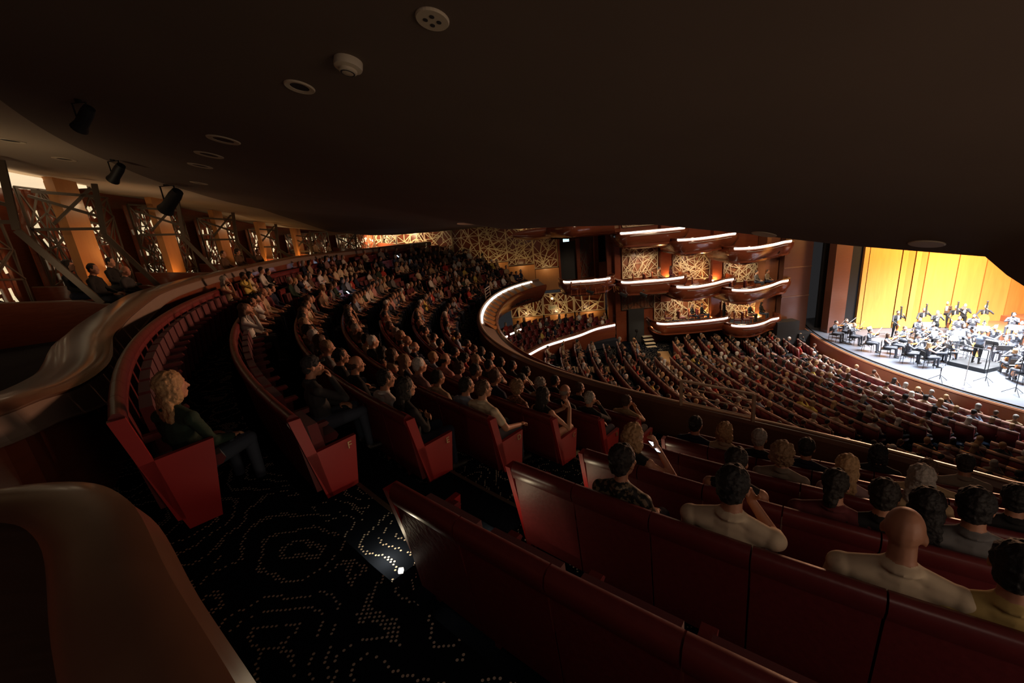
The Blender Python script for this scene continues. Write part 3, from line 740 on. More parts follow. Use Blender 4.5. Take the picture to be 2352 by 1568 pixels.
def hair_prims(kind):
    E = lambda c, r, t=0: ell(c, r, t)
    g = {'short': [E((0,-.022,.032), (.084,.100,.096)), E((0,-.055,-.03), (.070,.055,.065))],
         'shortbig': [E((0,-.022,.034), (.088,.103,.098)), E((0,-.055,-.025), (.076,.06,.075))],
         'thin': [E((0,-.06,-.01), (.080,.06,.055)), E((.06,-.03,-.005), (.026,.05,.03)), E((-.06,-.03,-.005), (.026,.05,.03))],
         'curly': [E((0,-.022,.035), (.106,.112,.102)), E((.05,-.05,-.04), (.062,.06,.07)), E((-.05,-.05,-.04), (.062,.06,.07)), E((0,-.07,-.04), (.07,.05,.08))],
         'bob': [E((0,-.022,.032), (.092,.106,.10)), E((.066,-.025,-.06), (.030,.06,.085)), E((-.066,-.025,-.06), (.030,.06,.085)), E((0,-.068,-.06), (.080,.045,.095))],
         'bun': [E((0,-.022,.032), (.084,.1,.096)), E((0,-.055,-.04), (.066,.05,.07)), E((0,-.105,-.07), (.048,.05,.085))],
         'cap': [E((0,-.012,.045), (.088,.104,.085)), E((0,.1,.045), (.06,.05,.01)), E((0,-.055,-.03), (.07,.055,.06))],
         'scarfw': [E((0,-.022,.03), (.1,.115,.105)), E((0,-.07,-.09), (.12,.06,.12)), E((.07,-.02,-.09), (.05,.07,.10)), E((-.07,-.02,-.09), (.05,.07,.10))]}
    g['bobbig'] = g['bob'] + [E((0,-.05,-.02), (.104,.09,.11)), E((.07,-.04,-.09), (.035,.06,.07)), E((-.07,-.04,-.09), (.035,.06,.07))]
    g['long'] = g['bob'] + [E((0,-.085,-.18), (.105,.045,.17)), E((.05,-.08,-.25), (.05,.035,.13)), E((-.045,-.08,-.26), (.05,.035,.12))]
    return g[kind]
def pmat(name, col, rough=.85, **k): return mat(name, col, rough, **k)
HAIR = {n: pmat('hair_' + n, c, .72, var=.5, vscale=45, bump=.8) for n, c in dict(dark=(.012,.008,.006), black=(.006,.005,.006), brown=(.06,.028,.014), sandy=(.25,.15,.08), blonde=(.38,.23,.11), grey=(.28,.25,.22), white=(.62,.60,.56)).items()}
TOPC = dict(black=(.008,.008,.009), navy=(.008,.012,.035), charcoal=(.03,.03,.032), brown=(.10,.055,.03), darkgreen=(.012,.03,.018), white=(.60,.58,.54), cream=(.58,.48,.34),
            bluegrey=(.22,.26,.34), beige=(.40,.30,.20), taupe=(.20,.16,.125), mauve=(.26,.16,.16), maroon=(.10,.015,.02), tan=(.36,.25,.14), gold=(.46,.34,.12), grey=(.13,.13,.135),
            red=(.35,.03,.02), yellow=(.55,.42,.10), pink=(.45,.22,.2))
TOPS = {n: pmat('cloth_' + n, c, .9, var=.18, vscale=14, bump=.25) for n, c in TOPC.items()}
TOPS['stripe'] = TOPS['tan']; TOPS['tails'] = pmat('cloth_tailcoat', (.05, .052, .065), .7)  # black tails made blue-grey, strong stage light put into the colour
def speckle(name, c1, c2, scale, thr, emit=0):
    m = mat(name, c1, .6); nt = m.node_tree; b = nt.nodes['Principled BSDF']; tc = nt.nodes.new('ShaderNodeTexCoord'); vo = nt.nodes.new('ShaderNodeTexNoise'); vo.inputs['Scale'].default_value = scale
    cr = nt.nodes.new('ShaderNodeValToRGB'); cr.color_ramp.elements[0].position = thr; cr.color_ramp.elements[1].position = thr+.04; cr.color_ramp.elements[0].color = (*c1, 1); cr.color_ramp.elements[1].color = (*c2, 1)
    nt.links.new(tc.outputs['Object'], vo.inputs['Vector']); nt.links.new(vo.outputs['Fac'], cr.inputs[0]); nt.links.new(cr.outputs[0], b.inputs['Base Color']); return m
TOPS['sequin'] = speckle('cloth_sequin', (.10,.035,.02), (.9,.5,.3), 90, .6)
TOPS['pattern'] = speckle('cloth_leaf_pattern', (.012,.012,.010), (.16,.12,.075), 34, .52)
SKINS = [pmat('skin_' + n, c, .55) for n, c in dict(fair=(.52,.27,.17), medium=(.42,.20,.12), tan=(.30,.14,.08), pale=(.68,.45,.34)).items()]
BOTS = [TOPS['black'], TOPS['navy'], pmat('cloth_denim', (.035,.045,.07)), TOPS['charcoal']]
shoe = pmat('shoe_leather', (.015,.012,.010), .5); sneaker = pmat('shoe_tan_canvas', (.42,.32,.2), .8)
base = [SKINS[0], TOPS['black'], BOTS[0], shoe]
VD, VM, VF = .0085, .017, .042
BODY = {}
def body(key):
    if key in BODY: return BODY[key]
    pose, fem, slv, lod = key
    vox = {'D': VD, 'M': VM, 'F': VF}[lod]
    P = seated(pose, fem, slv, lod != 'F', yaw=-.22, wide=1.12 if (not fem and slv == 'short') else 1.0, legs='bare' if pose == 'elbow' else 'x')
    BODY[key] = remesh('body', P, vox, base, {'D': 5, 'M': 3, 'F': 1}[lod]); return BODY[key]
HM = {}
def hairmesh(kind, lod='D'):
    if (kind, lod) not in HM:
        HM[(kind, lod)] = remesh('hair', hair_prims(kind), {'D': .006, 'M': .013, 'F': .03}[lod], [HAIR['dark']], 1 if lod != 'F' else 0, noise=(.040 if kind in ('curly','bobbig') else .022) if lod != 'F' else 0, nscale=.03)
    return HM[(kind, lod)]
eyes_me = prim_mesh([ell((.031,.080,-.006), (.011,.008,.006), 0), ell((-.031,.080,-.006), (.011,.008,.006), 0)], seg=8).mesh('eyes', [M['eye']], True)
def setmats(o, ms):
    for i, m in enumerate(ms):
        if m is not None: o.material_slots[i].link = 'OBJECT'; o.material_slots[i].material = m
HY = -.22
def person(p, rz, key, hair, hc, top, label, group, q, scale=1.0, bot=None, shoes=None, skin=None, eyes=False):
    o = mkobj('person', body(key)); o.location = p; o.rotation_euler = (0, 0, rz); o.scale = (scale,)*3
    setmats(o, [skin or q.choice(SKINS[:3]), TOPS[top], bot or q.choice(BOTS), shoes])
    if hair != 'none':
        h = mkobj('cap' if hair == 'cap' else 'hair', hairmesh(hair, key[3]), parent=o); h.location = (0, .02, 1.225); h.rotation_euler = (0, 0, HY)
        setmats(h, [TOPS['charcoal'] if hair == 'cap' else HAIR[hc]])
    if eyes:
        e = mkobj('eyes', eyes_me, parent=o); e.location = (0, .02, 1.225); e.rotation_euler = (0, 0, HY)
    return tag(o, label, 'person', group)
hwords = dict(short='short', shortbig='short', thin='thinning', curly='curly', bob='chin length', bobbig='full', long='long', bun='tied back', none='no')
q = random.Random(5)
RND_H = ['short']*7 + ['shortbig']*4 + ['bob']*4 + ['long']*5 + ['curly']*2 + ['bun']*2 + ['thin']*1
RND_C = ['dark']*8 + ['black']*4 + ['brown']*6 + ['sandy']*2 + ['blonde']*3 + ['grey']*3 + ['white']*1
RND_T = ['black']*7 + ['navy']*3 + ['charcoal']*3 + ['white']*3 + ['beige']*3 + ['taupe']*2 + ['cream']*2 + ['brown']*2 + ['grey']*2 + ['maroon', 'tan', 'bluegrey', 'red', 'mauve', 'darkgreen', 'pink', 'yellow']
POSES = ['lap', 'lap', 'fold', 'chin']
def rand_person(q, lod):
    h = q.choice(RND_H); fem = h in ('bob', 'long', 'bun', 'curly'); slv = q.choice(['short', 'long', 'long'] if not fem else ['short', 'long', 'bare'])
    return (q.choice(POSES), fem, slv, lod), h, q.choice(RND_C), q.choice(RND_T)
P_IND = []
# the named people first
SCALE = {'white': 1.04, 'grey': 1.05, 'bald': 1.03, 'polo': 1.03}
for k, v in SPEC.items():
    px, r, hair, hc, top, pose, words_ = v; dr = DR.get(k, (0, 0)); R = ROWS[r][0] + .3 + dr[0]; a = SPA[k]; p, rz = seat_place(a, R, ROWS[r][1] + dr[1])
    fem = 'woman' in words_; slv = 'bare' if k in ('scarf', 's1', 'phone', 'f2') else ('long' if top in ('black', 'navy', 'charcoal', 'darkgreen', 'taupe', 'sequin') else 'short')
    if hair == 'cap': fem = False
    key = (pose if pose != 'chinR' else 'chin', fem, slv, 'D')
    o = person(p, rz, key, hair, hc, top, words_, None, q, SCALE.get(k, 1.0), shoes=sneaker if k in ('mana', 'scarf') else None, skin=SKINS[1] if k not in ('phone', 'scarf') else SKINS[0], eyes=True)
    o['label'] = words_
    if k == 'blonde_g':
        o.rotation_euler.z += .55; o.children[0].scale = (1.12, 1.14, 1.1); o.children[0].rotation_euler.z = .25
    SPEC_OBJ = globals().setdefault('SPEC_OBJ', {}); SPEC_OBJ[k] = o
ncount = {}
seq = 0
IND_CAND = [s for s in OCC if not s[6]]
tierlab = {'L': 'left block', 'R': 'right block'}
def taken(r, a, R, side):
    for k, v in SPEC.items():
        if v[1] == r and abs(SPA[k]-a)*PI/180*R < .47: return True
    return False
cword = dict(dark='dark', black='black', brown='brown', sandy='sandy', blonde='blonde', grey='grey', white='white')
tword = dict(bluegrey='blue grey', darkgreen='dark green')
def mk_label(h, hc, top, where): return '%s %s hair, %s top, person %s' % (hwords[h], cword[hc], tword.get(top, top), where)
N_IND = 0
LIMIT = 262
REST_P = []
for s in IND_CAND:
    r, a, n, e, side, d, sp, _ = s; R = ROWS[r][0]+.3
    if taken(r, a, R, side): continue
    p, rz = seat_place(a, R, ROWS[r][1]); q2 = random.Random(int(a*1000)+ord(r))
    if N_IND >= LIMIT: REST_P.append((p, rz)); continue
    lod = 'M' if d < 16 else 'F'
    if side == 'R': lod = 'D'
    key, h, hc, top = rand_person(q2, lod)
    person(p, rz + q2.uniform(-.1, .1), key, h, hc, top, mk_label(h, hc, top, '%s from the aisle in row %s, %s' % (ordn(n), r, side == 'L' and 'left' or 'right')), 'audience members seated in the tier', q2, q2.uniform(.95, 1.04), eyes=(d < 9))
    N_IND += 1
print('people individually', N_IND)
for s in REST_OCC: p, rz = seat_place(s[1], ROWS[s[0]][0]+.3, ROWS[s[0]][1]); REST_P.append((p, rz))
EXTRA = []
for k, y, p, rz in STALL:
    qq = random.Random(int(y*100)+k*7)
    if qq.random() < (.84 if k > 1 else .6): EXTRA.append((p.length + (0 if over_edge(p + Vector((0,0,1.2))) > -3.9 else 100), p, rz, 'stalls row %d, seat %d from the boxes' % (k+1, int((28.4-y)/PITCH)+1)))
for j, a, p, rz in LT:
    if random.Random(int(a*31)+j).random() < .5: EXTRA.append((p.length, p, rz, 'lower terrace row %d, seat %d from right' % (j+1, int((a-100)/2.3)+1)))
EXTRA.sort(key=lambda t_: t_[0]); nx_ = 300 - N_IND - len(SPEC) - 30
for d, p, rz, wh in EXTRA[:nx_]:
    q2 = random.Random(int(p.x*1000)+int(p.y*77)); key, h, hc, top = rand_person(q2, 'F')
    person(p, rz + q2.uniform(-.1, .1), key, h, hc, top, mk_label(h, hc, top, wh), 'audience members seated in the stalls and lower terrace', q2, q2.uniform(.95, 1.04))
for d, p, rz, wh in EXTRA[nx_:]: REST_P.append((p, rz))
# the remaining crowd, far away: one mass
tops_l = ['black', 'navy', 'charcoal', 'white', 'beige', 'taupe', 'cream', 'brown', 'maroon', 'tan', 'bluegrey', 'red', 'grey', 'yellow']
cm = [SKINS[0], SKINS[1], BOTS[0], shoe] + [TOPS[t] for t in tops_l] + [HAIR[h] for h in ('dark', 'brown', 'sandy', 'blonde', 'grey', 'white')]
fb = []
for key in (('lap', False, 'short', 'F'), ('fold', False, 'long', 'F'), ('lap', True, 'short', 'F'), ('chin', True, 'long', 'F'), ('lap', True, 'bare', 'F')):
    me = body(key); fb.append(tri(*quads([(me, 0)]))[:2] + (None,)); V, Fq, _m = quads([(me, 0)])
    mi = np.array([p.material_index for p in me.polygons]); assert len(mi) == len(Fq) or True
    V2, T2, M2 = tri(V, Fq, mi if len(mi) == len(Fq) else np.zeros(len(Fq), int)); fb[-1] = (V2, T2, M2)
fh = {}
for h in ('short', 'shortbig', 'bob', 'long', 'curly', 'scarfw'):
    me = hairmesh(h, 'F'); V, Fq, _m = quads([(me, 0)]); fh[h] = tri(V, Fq, np.zeros(len(Fq), int))[:2]
npc = NP()
for i, (p, rz) in enumerate(REST_P):
    qq = random.Random(i*17+3); V, T, Mi = qq.choice(fb); ti = 4 + tops_l.index(qq.choice([t for t in RND_T if t in tops_l])); sk = qq.choice([0, 0, 1])
    mi = np.where(Mi == 0, sk, np.where(Mi == 1, ti, Mi)); a = rz + qq.uniform(-.15, .15); s_ = qq.uniform(.94, 1.05); R3 = np.array(rz3(a))*s_
    npc.add(V, T, mi, R3, p)
    h = qq.choice(['short', 'short', 'shortbig', 'bob', 'long', 'curly']); hi = 4 + len(tops_l) + qq.choice([0,0,0,0,1,1,2,3,3,4,4,5])
    if i % 97 == 50: h = 'scarfw'; hi = 4 + tops_l.index('white')
    HV, HT = fh[h]; off = np.array(p) + R3 @ np.array((0, .02, 1.225)); npc.add(HV, HT, hi, np.array(rz3(a + HY))*s_, off)
o = mkobj('audience_crowd', npc.mesh('audience_crowd', cm)); tag(o, 'dense seated audience filling the stalls, terrace and far end of the tier', 'crowd', kind='stuff')
print('crowd', len(REST_P), 'verts', len(o.data.vertices))
for k, px, tilt in (('phone', None, 0),):
    po = SPEC_OBJ['phone']; ph = MB().box((0,0,0), (.072,.009,.148)).build('mobile_phone', M['black']); MB().box((-.0,-.0052,0), (.064,.001,.136)).build('screen', M['phone'], ph)
    ph.location = po.matrix_basis @ Vector((.17,.10,1.10)); ph.rotation_euler = (-1.2, .5, po.rotation_euler.z + 1.2); tag(ph, 'lit mobile phone held to the ear of the woman with full blonde brown hair', 'phone')

# ------------------------------------------------------------------ lattices
def lattice_mb(o, u, v, W, H, seed, n, bw=.035, dens=1.0, tiles=None):
    """irregular star and zigzag bars on the plane o + u*x + v*y"""
    q = random.Random(seed); mb = MB(); o, u, v, n = Vector(o), Vector(u), Vector(v), Vector(n)
    P = lambda x, y, d=0: o + u*max(0, min(W, x)) + v*max(0, min(H, y)) + n*d
    nx = max(2, int(W/.8*dens)); ny = max(2, int(H/.8*dens)); g = {}
    for i in range(nx+1):
        for j in range(ny+1): g[i, j] = (W*i/nx + (q.uniform(-.2, .2)*W/nx if 0 < i < nx else 0), H*j/ny + (q.uniform(-.28, .28)*H/ny if 0 < j < ny else 0))
    for (i, j), (x, y) in g.items():
        for di, dj, pr in ((1,0,.8), (0,1,.85), (1,1,.62), (1,-1,.62), (2,1,.3), (1,2,.35), (2,-1,.25), (1,-2,.3), (0,2,.2)):
            k = (i+di, j+dj)
            if k in g and q.random() < pr: mb.bar(P(x, y, q.uniform(0, .05)), P(*g[k], q.uniform(0, .05)), bw*q.uniform(.6, 1.15), .02, n)
    for x0, y0, x1, y1 in ((0,0,W,0), (0,H,W,H), (0,0,0,H), (W,0,W,H)): mb.bar(P(x0, y0), P(x1, y1), bw, .03, n)
    return mb
def lattice_screen(o, u, v, W, H, seed, n, label, group, back=True, matl=None, backm=None, dens=1.0, bw=.035, depth=.16, name='lattice_screen'):
    t = empty(name, o, 0, label, 'lattice screen', group); inv = Matrix.Translation(-Vector(o))
    b = lattice_mb(o, u, v, W, H, seed, n, bw, dens).build('lattice_bars', matl or M['tan'], t); b.matrix_parent_inverse = inv
    if back:
        n_ = Vector(n); u_ = Vector(u); v_ = Vector(v); c = Vector(o) + u_*W/2 + v_*H/2 - n_*depth
        mb = MB(); a = Vector(o) - n_*depth; k = max(1, int(W/.12))
        for i in range(k):
            p = a + u_*(W*(i+.5)/k) - n_*(.03 if i % 2 else 0); mb.bar(p, p + v_*H, W/k, .03, n_)
        b = mb.build('slatted_backing', backm or M['woodm'], t); b.matrix_parent_inverse = inv
    return t
Z = Vector((0, 0, 1))
# big lattice wall at the far end of the tier
WY = 33.6
wx = [-10.5, -8.2, -6.0, -3.9, -1.8, .3, 2.35, 4.25]
for i in range(7):
    x0, x1 = wx[i], wx[i+1]; zb = np.interp((x0+x1)/2, [-8, -5.4, 0, 4.1], [-1.5, -2.0, -2.9, -3.75]); zt = 0.6
    yo = .25*(i % 2)
    lattice_screen((x0, WY+yo, zb), (1,0,0), (0,0,1), x1-x0-.05, zt-zb, 40+i, (0,-1,0), 'golden lattice screen on the far wall of the tier, %s from the exit door' % ordn(6-i), 'lattice screens on the far wall', dens=1.5, bw=.055, backm=M['wood'])
    m2 = MB(); m2.box(((x0+x1)/2, WY-.25, zb-.9), (x1-x0-.04, .12, 1.7)); t = m2.build('wooden_dado', M['woodo']); tag(t, 'orange lit wooden dado below the far lattice wall, %s from the exit door' % ordn(6-i), 'panel', 'dado panels on the far wall')
    lamp('dado_uplight', 'AREA', ((x0+x1)/2, WY-1.3, zb-.2), 6 if i > 1 else 4, (1.0, .62, .25), .3, ((x0+x1)/2, WY+.1, zb+1.0), size_y=.1)
    lamp('lattice_downlight', 'AREA', ((x0+x1)/2, WY-1.7, .1), 130, (1.0, .74, .42), .3, ((x0+x1)/2, WY, zb+.4))
mb = MB(); mb.box((-1, 34.3, -1), (40, .3, 9)); struct('wall_back', mb, M['woodm'])
# exit door bay
mb = MB(); a = aty(1283, 636, WY); mb.box((4.95, WY+.05, -3.2), (1.45, .1, 3.0)); d = mb.build('door_1', M['black']); d['kind'] = 'structure'
sgn = empty('exit_sign', (4.95, WY-.12, -1.58), 0, 'lit exit sign above the dark doorway at the far end of the tier', 'exit sign')
MB().box((0, .05, 0), (.5, .06, .3)).build('sign_box', M['plastic'], sgn); MB().box((0, .015, 0), (.46, .01, .26)).build('sign_face', M['exitm'], sgn)
def text_obj(s, size, m, parent, loc, rot_, name='lettering', ext=.003):
    cu = bpy.data.curves.new(name, 'FONT'); cu.body = s; cu.size = size; cu.extrude = ext; cu.align_x = 'CENTER'; cu.align_y = 'CENTER'
    to = bpy.data.objects.new('tmp', cu); sc.collection.objects.link(to); me = bpy.data.meshes.new_from_object(to.evaluated_get(bpy.context.evaluated_depsgraph_get())); bpy.data.objects.remove(to)
    o = mkobj(name, me, m, parent); o.location = loc; o.rotation_euler = rot_; return o
text_obj('EXIT', .17, M['exitg'], sgn, (0, .005, 0), (PI/2, 0, 0))
for x0, x1, y in ((4.25, 4.4, WY-.1), (5.68, 5.95, WY-.15), (7.0, 7.3, WY-.6)): 
    mb = MB(); mb.box(((x0+x1)/2, y, -2.6), (x1-x0, .5, 6)); t = mb.build('wooden_pier', M['wood']); tag(t, 'tall dark mahogany pier %s' % ('left of the exit door' if x0 < 4.5 else ('right of the exit door' if x0 < 6 else 'beside the black window of the far wall')), 'pier')
lattice_screen((5.95, WY-.1, -4.6), (1,0,0), (0,0,1), 1.1, 3.9, 77, (0,-1,0), 'dark lattice screen right of the exit door', None, matl=M['dlat'], backm=M['wood'])
mb = MB(); mb.box((8.0, WY-.3, -2.2), (1.5, .1, 2.6)); t = mb.build('control_window', M['navy']); tag(t, 'dark blue window high on the wall above the lone row of boxes chairs', 'window')

# ------------------------------------------------------------------ side boxes (boat shaped), three levels
BY = 30.0
HULL = [(.0, .0), (.05, -.01), (.06, -.05), (.0, -.06), (-.01, -.20), (.07, -.24), (.09, -.34), (.06, -.62), (-.12, -.98), (-.45, -1.25), (-.95, -1.36), (-.95, -1.22), (-.14, -1.12), (-.14, .0)]
def side_box(xl, xr, yl, yr, z, words_, prow=1.2, ledon=True, depth=1.0, hull=HULL, lf=.35):
    t = empty('theatre_box', (xl, yl, z), 0, words_, 'theatre box', 'boat shaped side boxes'); inv = Matrix.Translation(-t.location)
    P = [Vector((xl-.12, BY-.15, z)), Vector((xl-.15, yl+1.3, z)), Vector((xl+.02, yl+.55, z)), Vector((xl+lf, yl+.12, z)), Vector((xl+lf+.7, yl-.02, z)), Vector(((xl+xr)/2+.3, (yl+yr)/2-.12, z)), Vector((xr-.6, yr, z)), Vector((xr+.1, yr+.22, z)), Vector((xr+.55, yr+.8, z)), Vector((xr+.7, BY-.15, z))]
    P = smooth_path(P, 5); n = len(P)
    sc_ = [1.0 - .38*max(0, (i/n-.72)/.28) for i in range(n)]
    o = MB().sweep(P, [(h[0], h[1]*depth) for h in hull], scale=sc_).build('hull', M['wood'], t, smooth=math.radians(42)); o.matrix_parent_inverse = inv
    i0, i1 = int(n*.22), int(n*.80)
    o = MB().sweep(P[i0:i1], [(.0, -.06), (.035, -.065), (.035, -.17), (-.008, -.175)]).build('led_strip', M['led'], t, smooth=math.radians(40)); o.matrix_parent_inverse = inv
    o = MB().tube([Vector((p.x, p.y-.14, p.z-.33)) for p in P[int(n*.35):int(n*.72)]], .018, 6).build('lighting_bar', M['metal'], t); o.matrix_parent_inverse = inv
    fl = [(p.x, p.y) for p in P]; cx = sum(p[0] for p in fl)/len(fl)
    fl = [(x + (.13 if x < cx else -.13), min(BY-.1, y+.13)) for x, y in fl]
    fz_ = z - .50 if z < -7 else z - .75
    o = MB().prism(fl, 'z', fz_-.07, fz_).build('box_floor', M['navy'], t); o.matrix_parent_inverse = inv
    return t
def box_at(pl, pr, z): a = atz(*pl, z); b = atz(*pr, z); return a, b
BOXES = []
lv = {'middle': [((1432,646),(1570,633),-4.32), ((1562,657),(1685,638),-4.78), ((1692,664),(1812,641),-5.22)],
      'lowest': [((1515,742),(1672,727),-7.42), ((1690,747),(1790,728),-7.75)],
      'top': [((1428,534),(1560,529),-1.12), ((1580,549),(1680,541),-1.80), ((1690,564),(1795,553),-2.62)]}
hullc = [(h[0], h[1]) for h in HULL]
for L, bs in lv.items():
    for i, (pl, pr, z) in enumerate(bs):
        a, b = box_at(pl, pr, z)
        if L == 'top':                                     # stacked over the middle boxes
            m = BOXES[i]; a = Vector((m[1].x, m[1].y, z)); b = Vector((m[2].x, m[2].y, z))
        side = ['nearest the exit door', 'second from the stage', 'closest to the stage'] if len(bs) == 3 else ['farther from the stage', 'closest to the stage']
        side_box(a.x, b.x, a.y, b.y, z, 'boat shaped mahogany box, white light strip, %s tier, %s' % (L, side[i]), depth=.92 if L != 'lowest' else .85)
        BOXES.append((L, a, b, z)); print('BOX', L, i, a[:], b[:])
# first box hull by the exit door: a lone box at parapet level
a, b = box_at((1296,645), (1400,636), -4.0)
o = side_box(a.x, b.x, a.y, b.y+.05, -4.0, 'long shallow mahogany box below the dark blue window, joining the tier parapet', depth=.95)
a2, b2 = Vector((3.2, 26.6, -1.0)), Vector((7.4, 26.6, -1.0))
t = empty('theatre_box', (2.0, 28, -.6), 0, 'dark glossy mahogany underside of the balcony box just under the soffit', 'theatre box', 'boat shaped side boxes'); inv = Matrix.Translation(-t.location)
P = smooth_path([atz(1172, 535, -.75)+Vector((0,1.5,0)), atz(1200, 533, -.72), atz(1290, 530, -.72), atz(1360, 528, -.85), atz(1412, 531, -1.05)], 6)
P = [Vector((p.x, min(p.y, 30), -.75)) for p in P]
o = MB().sweep(P, [(0, .3), (.05, .0), (-.05, -.2), (-.4, -.42), (-1.0, -.55), (-3.4, -.55), (-3.4, .3)], scale=[.25+.75*min(1, i/8) for i in range(len(P))]).build('hull', M['wood'], t, smooth=math.radians(40)); o.matrix_parent_inverse = inv
# wall behind the boxes
mb = MB(); mb.box((13.6, BY+.3, -4), (12.6, .3, 14)); struct('wall_side', mb, M['wood'])
# piers between the bays, lattice screens, amber lamps, chairs
def wall_screen(px0, py0, px1, py1, seed, label, y=BY-.02, m=None, dens=1.3):
    a = aty(px0, py1, y); b = aty(px1, py1, y); c = aty(px0, py0, y)
    return lattice_screen((a.x, y, a.z), (1,0,0), (0,0,1), b.x-a.x, max(.4, c.z-a.z), seed, (0,-1,0), label, 'lattice screens behind the side boxes', dens=dens*1.3, bw=.045, depth=.12, matl=m, backm=M['woodm'])
wall_screen(1430, 540, 1510, 640, 1, 'tan lattice screen behind the middle tier box nearest the exit door')
wall_screen(1545, 560, 1629, 645, 2, 'tan lattice screen behind the middle tier box second from the stage')
wall_screen(1661, 580, 1744, 650, 3, 'tan lattice screen behind the middle tier box closest to the stage')
wall_screen(1428, 665, 1500, 712, 4, 'dim lattice screen above the low doorway', m=M['dlat'])
wall_screen(1503, 665, 1625, 745, 5, 'tan lattice screen behind the lowest tier box farther from the stage')
wall_screen(1656, 672, 1745, 745, 6, 'bright lattice screen behind the lowest tier box closest to the stage')
wall_screen(1430, 500, 1510, 522, 7, 'lattice screen behind the top tier box nearest the exit door')
for px, wd, z0, z1, words_ in ((1418, .35, -10, 1, 'left of the side boxes'), (1528, .75, -6.4, 1, 'between the first and second bay of boxes'), (1645, .7, -6.8, 1, 'between the second and third bay of boxes'), (1640, .6, -9.8, -6.8, 'between the two lowest boxes')):
    c = aty(px, 600 if z0 > -7 else 690, BY-.15); mb = MB(); mb.box((c.x, BY-.1, (z0+z1)/2), (wd, .5, z1-z0)); tag(mb.build('wooden_pier', M['wood']), 'mahogany wall pier ' + words_, 'pier')
c = aty(1762, 590, BY-.3); mb = MB(); mb.box((c.x, BY-.45, -4.4), (.95, 1.0, 11)); tag(mb.build('wooden_pier', M['woodm']), 'wide lit wooden pier closing the side boxes towards the stage', 'pier')
for (L, a, b, z), ne in zip(BOXES, (3, 2, 3, 4, 3, 0, 0, 0)):
    if L == 'top': continue
    xm = (a.x+b.x)/2
    lamp('box_uplight', 'AREA', (b.x-.25, BY-.5, z-.45), 55, (1.0, .56, .20), .15, (b.x-.3, BY-.1, z+1.0))
    lamp('box_downlight', 'AREA', (xm, BY-1.2, z+1.25), 42, (1.0, .80, .56), .5, (xm, BY-.6, z-1))
# white bounce on the lowest box screen next to the stage
# chairs in boxes
def box_chair():
    t = empty('box_chair')
    MB().box((0, .02, .45), (.46, .44, .08)).build('seat', M['cush'], t)
    mb = MB(); mb.prism([(-.21, .5), (.21, .5), (.21, .95), (-.21, .95)], 'y', -.24, -.17); mb.build('backrest', M['red'], t)
    arc = [Vector((.31*math.cos(th), -.16 + .0*math.sin(th), .62 + .36*math.sin(th))) for th in [PI*k/10 for k in range(11)]]
    MB().tube([Vector((.31, .2, .62))] + arc + [Vector((-.31, .2, .62))], .022, 6).build('curved_frame', M['orange_chair'], t)
    for x, y in ((.2,.2),(-.2,.2),(.2,-.18),(-.2,-.18)): MB().tube([(x, y, .42), (x*1.15, y*1.2, 0)], [.018, .012], 6).build('leg', M['orange_chair'], t)
    return t
bc = box_chair(); reg(bc); firstc = True
nchair = 0
for bi, ((L, a, b, z), xs) in enumerate(zip(BOXES[:5], ((.25, .42, .58), (.38, .7), (.1, .32), (.18, .36, .54, .64), (.2, .34, .48)))):
    for i, f in enumerate(xs):
        x = a.x + (b.x-a.x)*f + .25; y = (a.y*(1-f) + b.y*f) + (1.1 if i % 2 else 1.35); p = Vector((x, y, z - (.50 if z < -7 else .75))); rz = yaw_to(p, (24, 21, 0)) + (.5 if i % 2 else .2)
        t = bc if firstc else copy_tree(bc, p, rz); firstc = False; t.location = p; t.rotation_euler = (0, 0, rz)
        tag(t, 'red chair, orange frame, %s from left, %s tier box %s' % (ordn(i), L, ['nearest the exit door', 'second from the stage', 'closest to the stage', 'farther from the stage', 'closest to the stage'][bi]), 'chair', 'chairs in the side boxes'); nchair += 1
for k in range(5):
    p = Vector((a.x, 0, 0)); x = 4.6 + k*.62; p = Vector((x, 28.2, -5.05)); rz = yaw_to(p, (22, 20, 0)); tag(copy_tree(bc, p, rz), 'dark empty chair behind the shallow box below the blue window, %s from the left' % ordn(k), 'chair', 'chairs by the dark blue window')
def crowd_p(px, py, z, fl, words_, top='black', hair='short', hc='dark', pose='lap', look=(24, 20, 0), lod='M', seatz=1.22):
    p = aty(px, py, 28.9); p.z = fl; rz = yaw_to(p, look); return person(p, rz, (pose, hair in ('long', 'bob', 'bun'), 'long', lod), hair, hc, top, words_, None, q)
for (px, py), z, fl, wd, top, hair, hc in (((1514,618),-4.1,-5.10,'person in tan jacket at the right end of the middle box nearest the exit door','tan','short','dark'), ((1541,620),-4.0,-5.10,'woman in maroon beside the orange lamp of the middle box nearest the exit door','maroon','long','brown'),
    ((1738,632),-4.9,-6.0,'person in grey in the middle box closest to the stage','grey','short','dark'), ((1763,630),-4.9,-6.0,'person in taupe at the prow of the middle box closest to the stage','taupe','short','brown'),
    ((1590,722),-6.95,-7.95,'woman in black with bare pale arms in the lowest box farther from the stage','black','long','brown'), ((1612,722),-6.95,-7.95,'person in black at the right of the lowest box farther from the stage','black','short','dark'),
    ((1722,720),-7.25,-8.28,'person in black in the lowest box closest to the stage','black','short','dark'), ((1748,718),-7.25,-8.28,'woman in black at the prow of the lowest box closest to the stage','black','long','dark')):
    crowd_p(px, py, z+.1, fl, wd, top, hair, hc)
